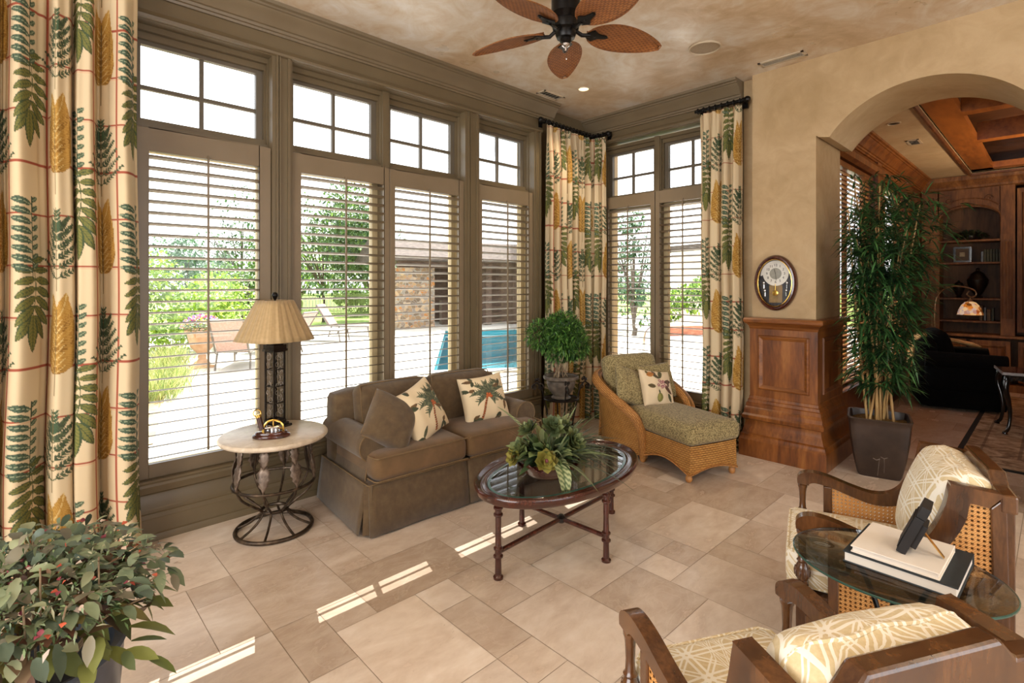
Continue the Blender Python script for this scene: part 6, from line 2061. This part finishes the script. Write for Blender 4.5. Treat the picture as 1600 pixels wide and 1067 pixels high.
X = at(290, 28); tree('garden_tree', 'blue green tree behind the lime shrubs at left', 'tree', (X[0], X[1], GZ0), 4.0, 3.0, .8, BLUE, 4200, .2)
X = at(378, 24); tree('garden_tree', 'open branching tree seen high in the left shuttered window', 'tree', (X[0], X[1], GZ0), 6.0, 2.7, 1.6, DEEP, 2300, .16, tr=.10)
X = at(505, 23); tree('garden_tree', 'broad leafy tree filling the shutter behind the sofa', 'tree', (X[0], X[1], GZ0), 6.4, 3.3, 1.5, MID + DEEP, 9500, .17, tr=.08)
X = at(575, 31); tree('garden_tree', 'green tree beside the stone pool house', 'tree', (X[0], X[1], GZ0), 5.6, 2.6, 1.3, DEEP + MID, 5200, .16)
X = at(470, 33); tree('garden_tree', 'pale green far tree behind the garden fence', 'tree', (X[0], X[1], GZ0), 5.2, 3.2, 1.0, LIME + MID, 4200, .2)
X = at(560, 27.5); tree('garden_shrub', 'low hedge mound behind the loungers', 'shrub', (X[0], X[1], GZ0), 1.5, 2.2, .05, MID, 2800, .16, group='garden shrubs')
X = at(990, 17); tree('garden_tree', 'slim blue green conifer seen through the back left shutter', 'tree', (X[0], X[1], GZ0), 4.6, .75, .5, BLUE + DEEP, 2400, .10)
X = at(955, 19); tree('garden_shrub', 'grey green hedge across the back left shutter view', 'shrub', (X[0], X[1], GZ0), 2.4, 2.2, .05, BLUE + MID, 3600, .14, group='garden shrubs')
X = at(1095, 20); tree('garden_shrub', 'yellow green hedge across the back right shutter view', 'shrub', (X[0], X[1], GZ0), 1.9, 2.2, .05, LIME + MID, 3600, .14, group='garden shrubs')
# ornamental grass tufts in the bed: nobody could count the blades
N = 2600
cc = np.array([at(p, d) for p, d in ((252, 8.2), (262, 9.0), (268, 10.6), (250, 10.0), (262, 11.6), (258, 8.6), (245, 7.6))])
w = rt.integers(0, 7, N)
pos = np.concatenate([cc[w] + rt.normal(0, .16, (N, 2)), np.full((N, 1), GZ0 + .01)], 1)
m = MB(); leaves(m, pos, np.stack([rt.normal(0, .45, N), rt.normal(0, .45, N), np.ones(N)], 1), rt.uniform(.3, .6, N), .012, .25, .1, pick(rt, ['8a9a50', 'a3ac66', '6f8440', 'b5b078'], N), rt, 3)
o = obj('ornamental_grass', m, LEAF, weld=False); tag(o, 'pale tufts of ornamental grass in the bed beside the patio', 'grass', kind='stuff')

# flower urn
X = at(316, 10.6)
UR = thing('flower_urn', 'tall terracotta pedestal urn of purple and white flowers on the patio', 'planter', (X[0], X[1], GZ0 + .001))
obj('urn', MB().b2(-.2, .2, -.2, .2, 0, .05).lathe([(.17, .05), (.15, .09), (.08, .16), (.07, .26), (.12, .32), (.21, .42), (.25, .58), (.27, .68), (.31, .72), (.32, .76), (.29, .78), (.26, .76), (0, .72)], n=36), TERRA, UR)
N = 700; u = unit(rt, N); u[:, 2] = np.abs(u[:, 2])
m = MB(); leaves(m, u * np.array([.30, .30, .22]) + np.array([0, 0, .76]), u + rt.normal(0, .5, (N, 3)), .06, .03, .2, .1, pick(rt, MID, N), rt, 2); obj('foliage', m, LEAF, UR)
N = 420; u = unit(rt, N); u[:, 2] = np.abs(u[:, 2])
m = MB(); leaves(m, u * np.array([.36, .36, .27]) + np.array([0, 0, .78]), u, .045, .045, 0, .1, pick(rt, ['7a62b0', '9a86c8', 'e8e0ea', 'c0406a', 'e0c060'], N), rt, 2); obj('flowers', m, FLOWER, UR)

def lounger(label, loc, rz, first=None):
    if first: return dup(first, loc, rz, label)
    r = thing('pool_lounger', label, 'lounger', loc, rz, 'loungers by the pool')
    m = MB()
    for y in (-.30, .30):
        m.tube([(-.15, y, .34), (1.25, y, .34)], .02, 8); m.tube([(-.15, y, .34), (-.58, y, 1.0)], .02, 8)
    for x in (.0, .6, 1.24): m.tube([(x, -.30, .34), (x, .30, .34)], .015, 6)
    m.tube([(-.58, -.3, 1.0), (-.58, .3, 1.0)], .018, 6)
    obj('frame', m, LOUNGEM, r)
    for x in (-.05, 1.15):
        for y in (-.30, .30): obj('leg', MB().tube([(x, y, .34), (x + (.06 if x > 0 else -.10), y * 1.05, 0)], .02, 8), LOUNGEM, r)
    obj('seat_sling', MB().b2(-.14, 1.24, -.28, .28, .345, .36), LOUNGEM, r, smooth=False)
    obj('back_sling', MB().beam((-.14, 0, .37), (-.58, 0, 1.02), .03, .56, (0, 1, 0)), SLING, r, smooth=False)
    return r
X = (-11.3, 3.15); l1 = lounger('rose backed lounger beside the flower urn, nearest of the pool loungers', (X[0], X[1], GZ0 + .001), R(150))
X = at(478, 15.5); lounger('rose backed lounger in the shutter gap right of the lampshade', (X[0], X[1], GZ0 + .001), R(40), l1)
X = at(527, 17.0); lounger('rose backed lounger standing farthest right, near the stone pool house', (X[0], X[1], GZ0 + .001), R(40), l1)
X = at(452, 12.6); lounger('grey lounger end partly hidden by the lampshade', (X[0], X[1], GZ0 + .001), R(215), l1)

# metal rail fence along the lawn
p, q = Vector(at(420, 26) + (GZ0,)), Vector(at(640, 26) + (GZ0,))
FE = thing('garden_fence', 'pale vertical rail fence along the lawn behind the loungers', 'fence', tuple(p))
d = q - p; n = 90
m = MB()
for k in range(n + 1): m.box(tuple(d * (k / n) + Vector((0, 0, .62))), (.028, .028, 1.2))
obj('pickets', m, FENCEM, FE, smooth=False)
m = MB()
for z in (.2, 1.1): m.beam(Vector((0, 0, z)), d + Vector((0, 0, z)), .03, .05)
obj('rails', m, FENCEM, FE, smooth=False)

# stone pool house with timber roof
a_ = Vector(at(622, 19.5)); b_ = Vector(at(668, 20.5)); c_ = Vector(at(700, 21.0)); e_ = Vector(at(838, 22.5))
PH = thing('pool_house', 'stone and dark timber pool house with low shingle roof across the pool', 'building', (a_.x, a_.y, GZ0))
def L_(v, z): return Vector((v.x - a_.x, v.y - a_.y, z))
m = MB().beam(L_(a_, 1.15), L_(b_, 1.15), .9, 2.3)
obj('stone_pier', m, STONEW, PH, smooth=False)
m = MB()
for t in (.12, .42, .72, .99):
    v = c_.lerp(e_, t); m.box(tuple(L_(v, 1.25)), (.3, .3, 2.5))
obj('posts', m, DKWOOD, PH, smooth=False)
dirn = (e_ - a_).normalized(); nor = Vector((-dirn.y, dirn.x))
m = MB().beam(L_(c_, 1.2) + Vector((nor.x, nor.y, 0)) * 2.6, L_(e_, 1.2) + Vector((nor.x, nor.y, 0)) * 2.6, .15, 2.4)
m.beam(L_(c_, .5) + Vector((nor.x, nor.y, 0)) * .8, L_(e_, .5) + Vector((nor.x, nor.y, 0)) * .8, .4, 1.0)
obj('timber_wall', m, DKWOOD, PH, smooth=False)
m = MB().beam(L_(a_, 2.45), L_(e_, 2.45), .35, .3)
obj('roof_beam', m, DKWOOD, PH, smooth=False)
s0, s1 = a_ - dirn * .8, e_ + dirn * .8
prof = [(-.9, 2.55), (-.9, 2.65), (1.2, 3.45), (3.6, 2.65), (3.6, 2.55)]
v = [tuple(L_(s_, z) + Vector((nor.x, nor.y, 0)) * o_) for s_ in (s0, s1) for o_, z in prof]
m = MB().add(v, [(0, 1, 6, 5), (1, 2, 7, 6), (2, 3, 8, 7), (3, 4, 9, 8), (4, 0, 5, 9), (0, 1, 2, 3, 4), (9, 8, 7, 6, 5)])
obj('roof', m, SHINGLE, PH, smooth=False)
# brick border and post beyond the back window
X = at(1040, 17.0); Y = at(1115, 17.5)
gw = obj('garden_wall', MB().beam((X[0], X[1], GZ0 + .15), (Y[0], Y[1], GZ0 + .15), .25, .30), BRICK, smooth=False)
tag(gw, 'low red brick garden wall seen through the back right shutter', 'wall')
X = at(1006, 9.5)
hd = obj('hand_rail', MB().tube(bez([(0, 0, 0), (0, 0, .6), (.02, .05, .85), (.10, .25, .9), (.2, .5, .7)], 5), .022, 8), CHROME, loc=(X[0], X[1], GZ0 + .001))
tag(hd, 'bent metal pool hand rail seen through the back left shutter', 'rail')
X = at(1085, 23); Y = at(1150, 24)
nb = thing('neighbour_house', 'pale house with windows beyond the hedge in the back right shutter', 'building', (X[0], X[1], GZ0))
dv = Vector((Y[0] - X[0], Y[1] - X[1], 0))
obj('wall', MB().beam((0, 0, 1.6), tuple(dv + Vector((0, 0, 1.6))), 3.0, 3.2), EXT, nb, smooth=False)
obj('roof', MB().beam((0, 0, 3.3), tuple(dv + Vector((0, 0, 3.3))), 4.0, .3), SHINGLE, nb, smooth=False)
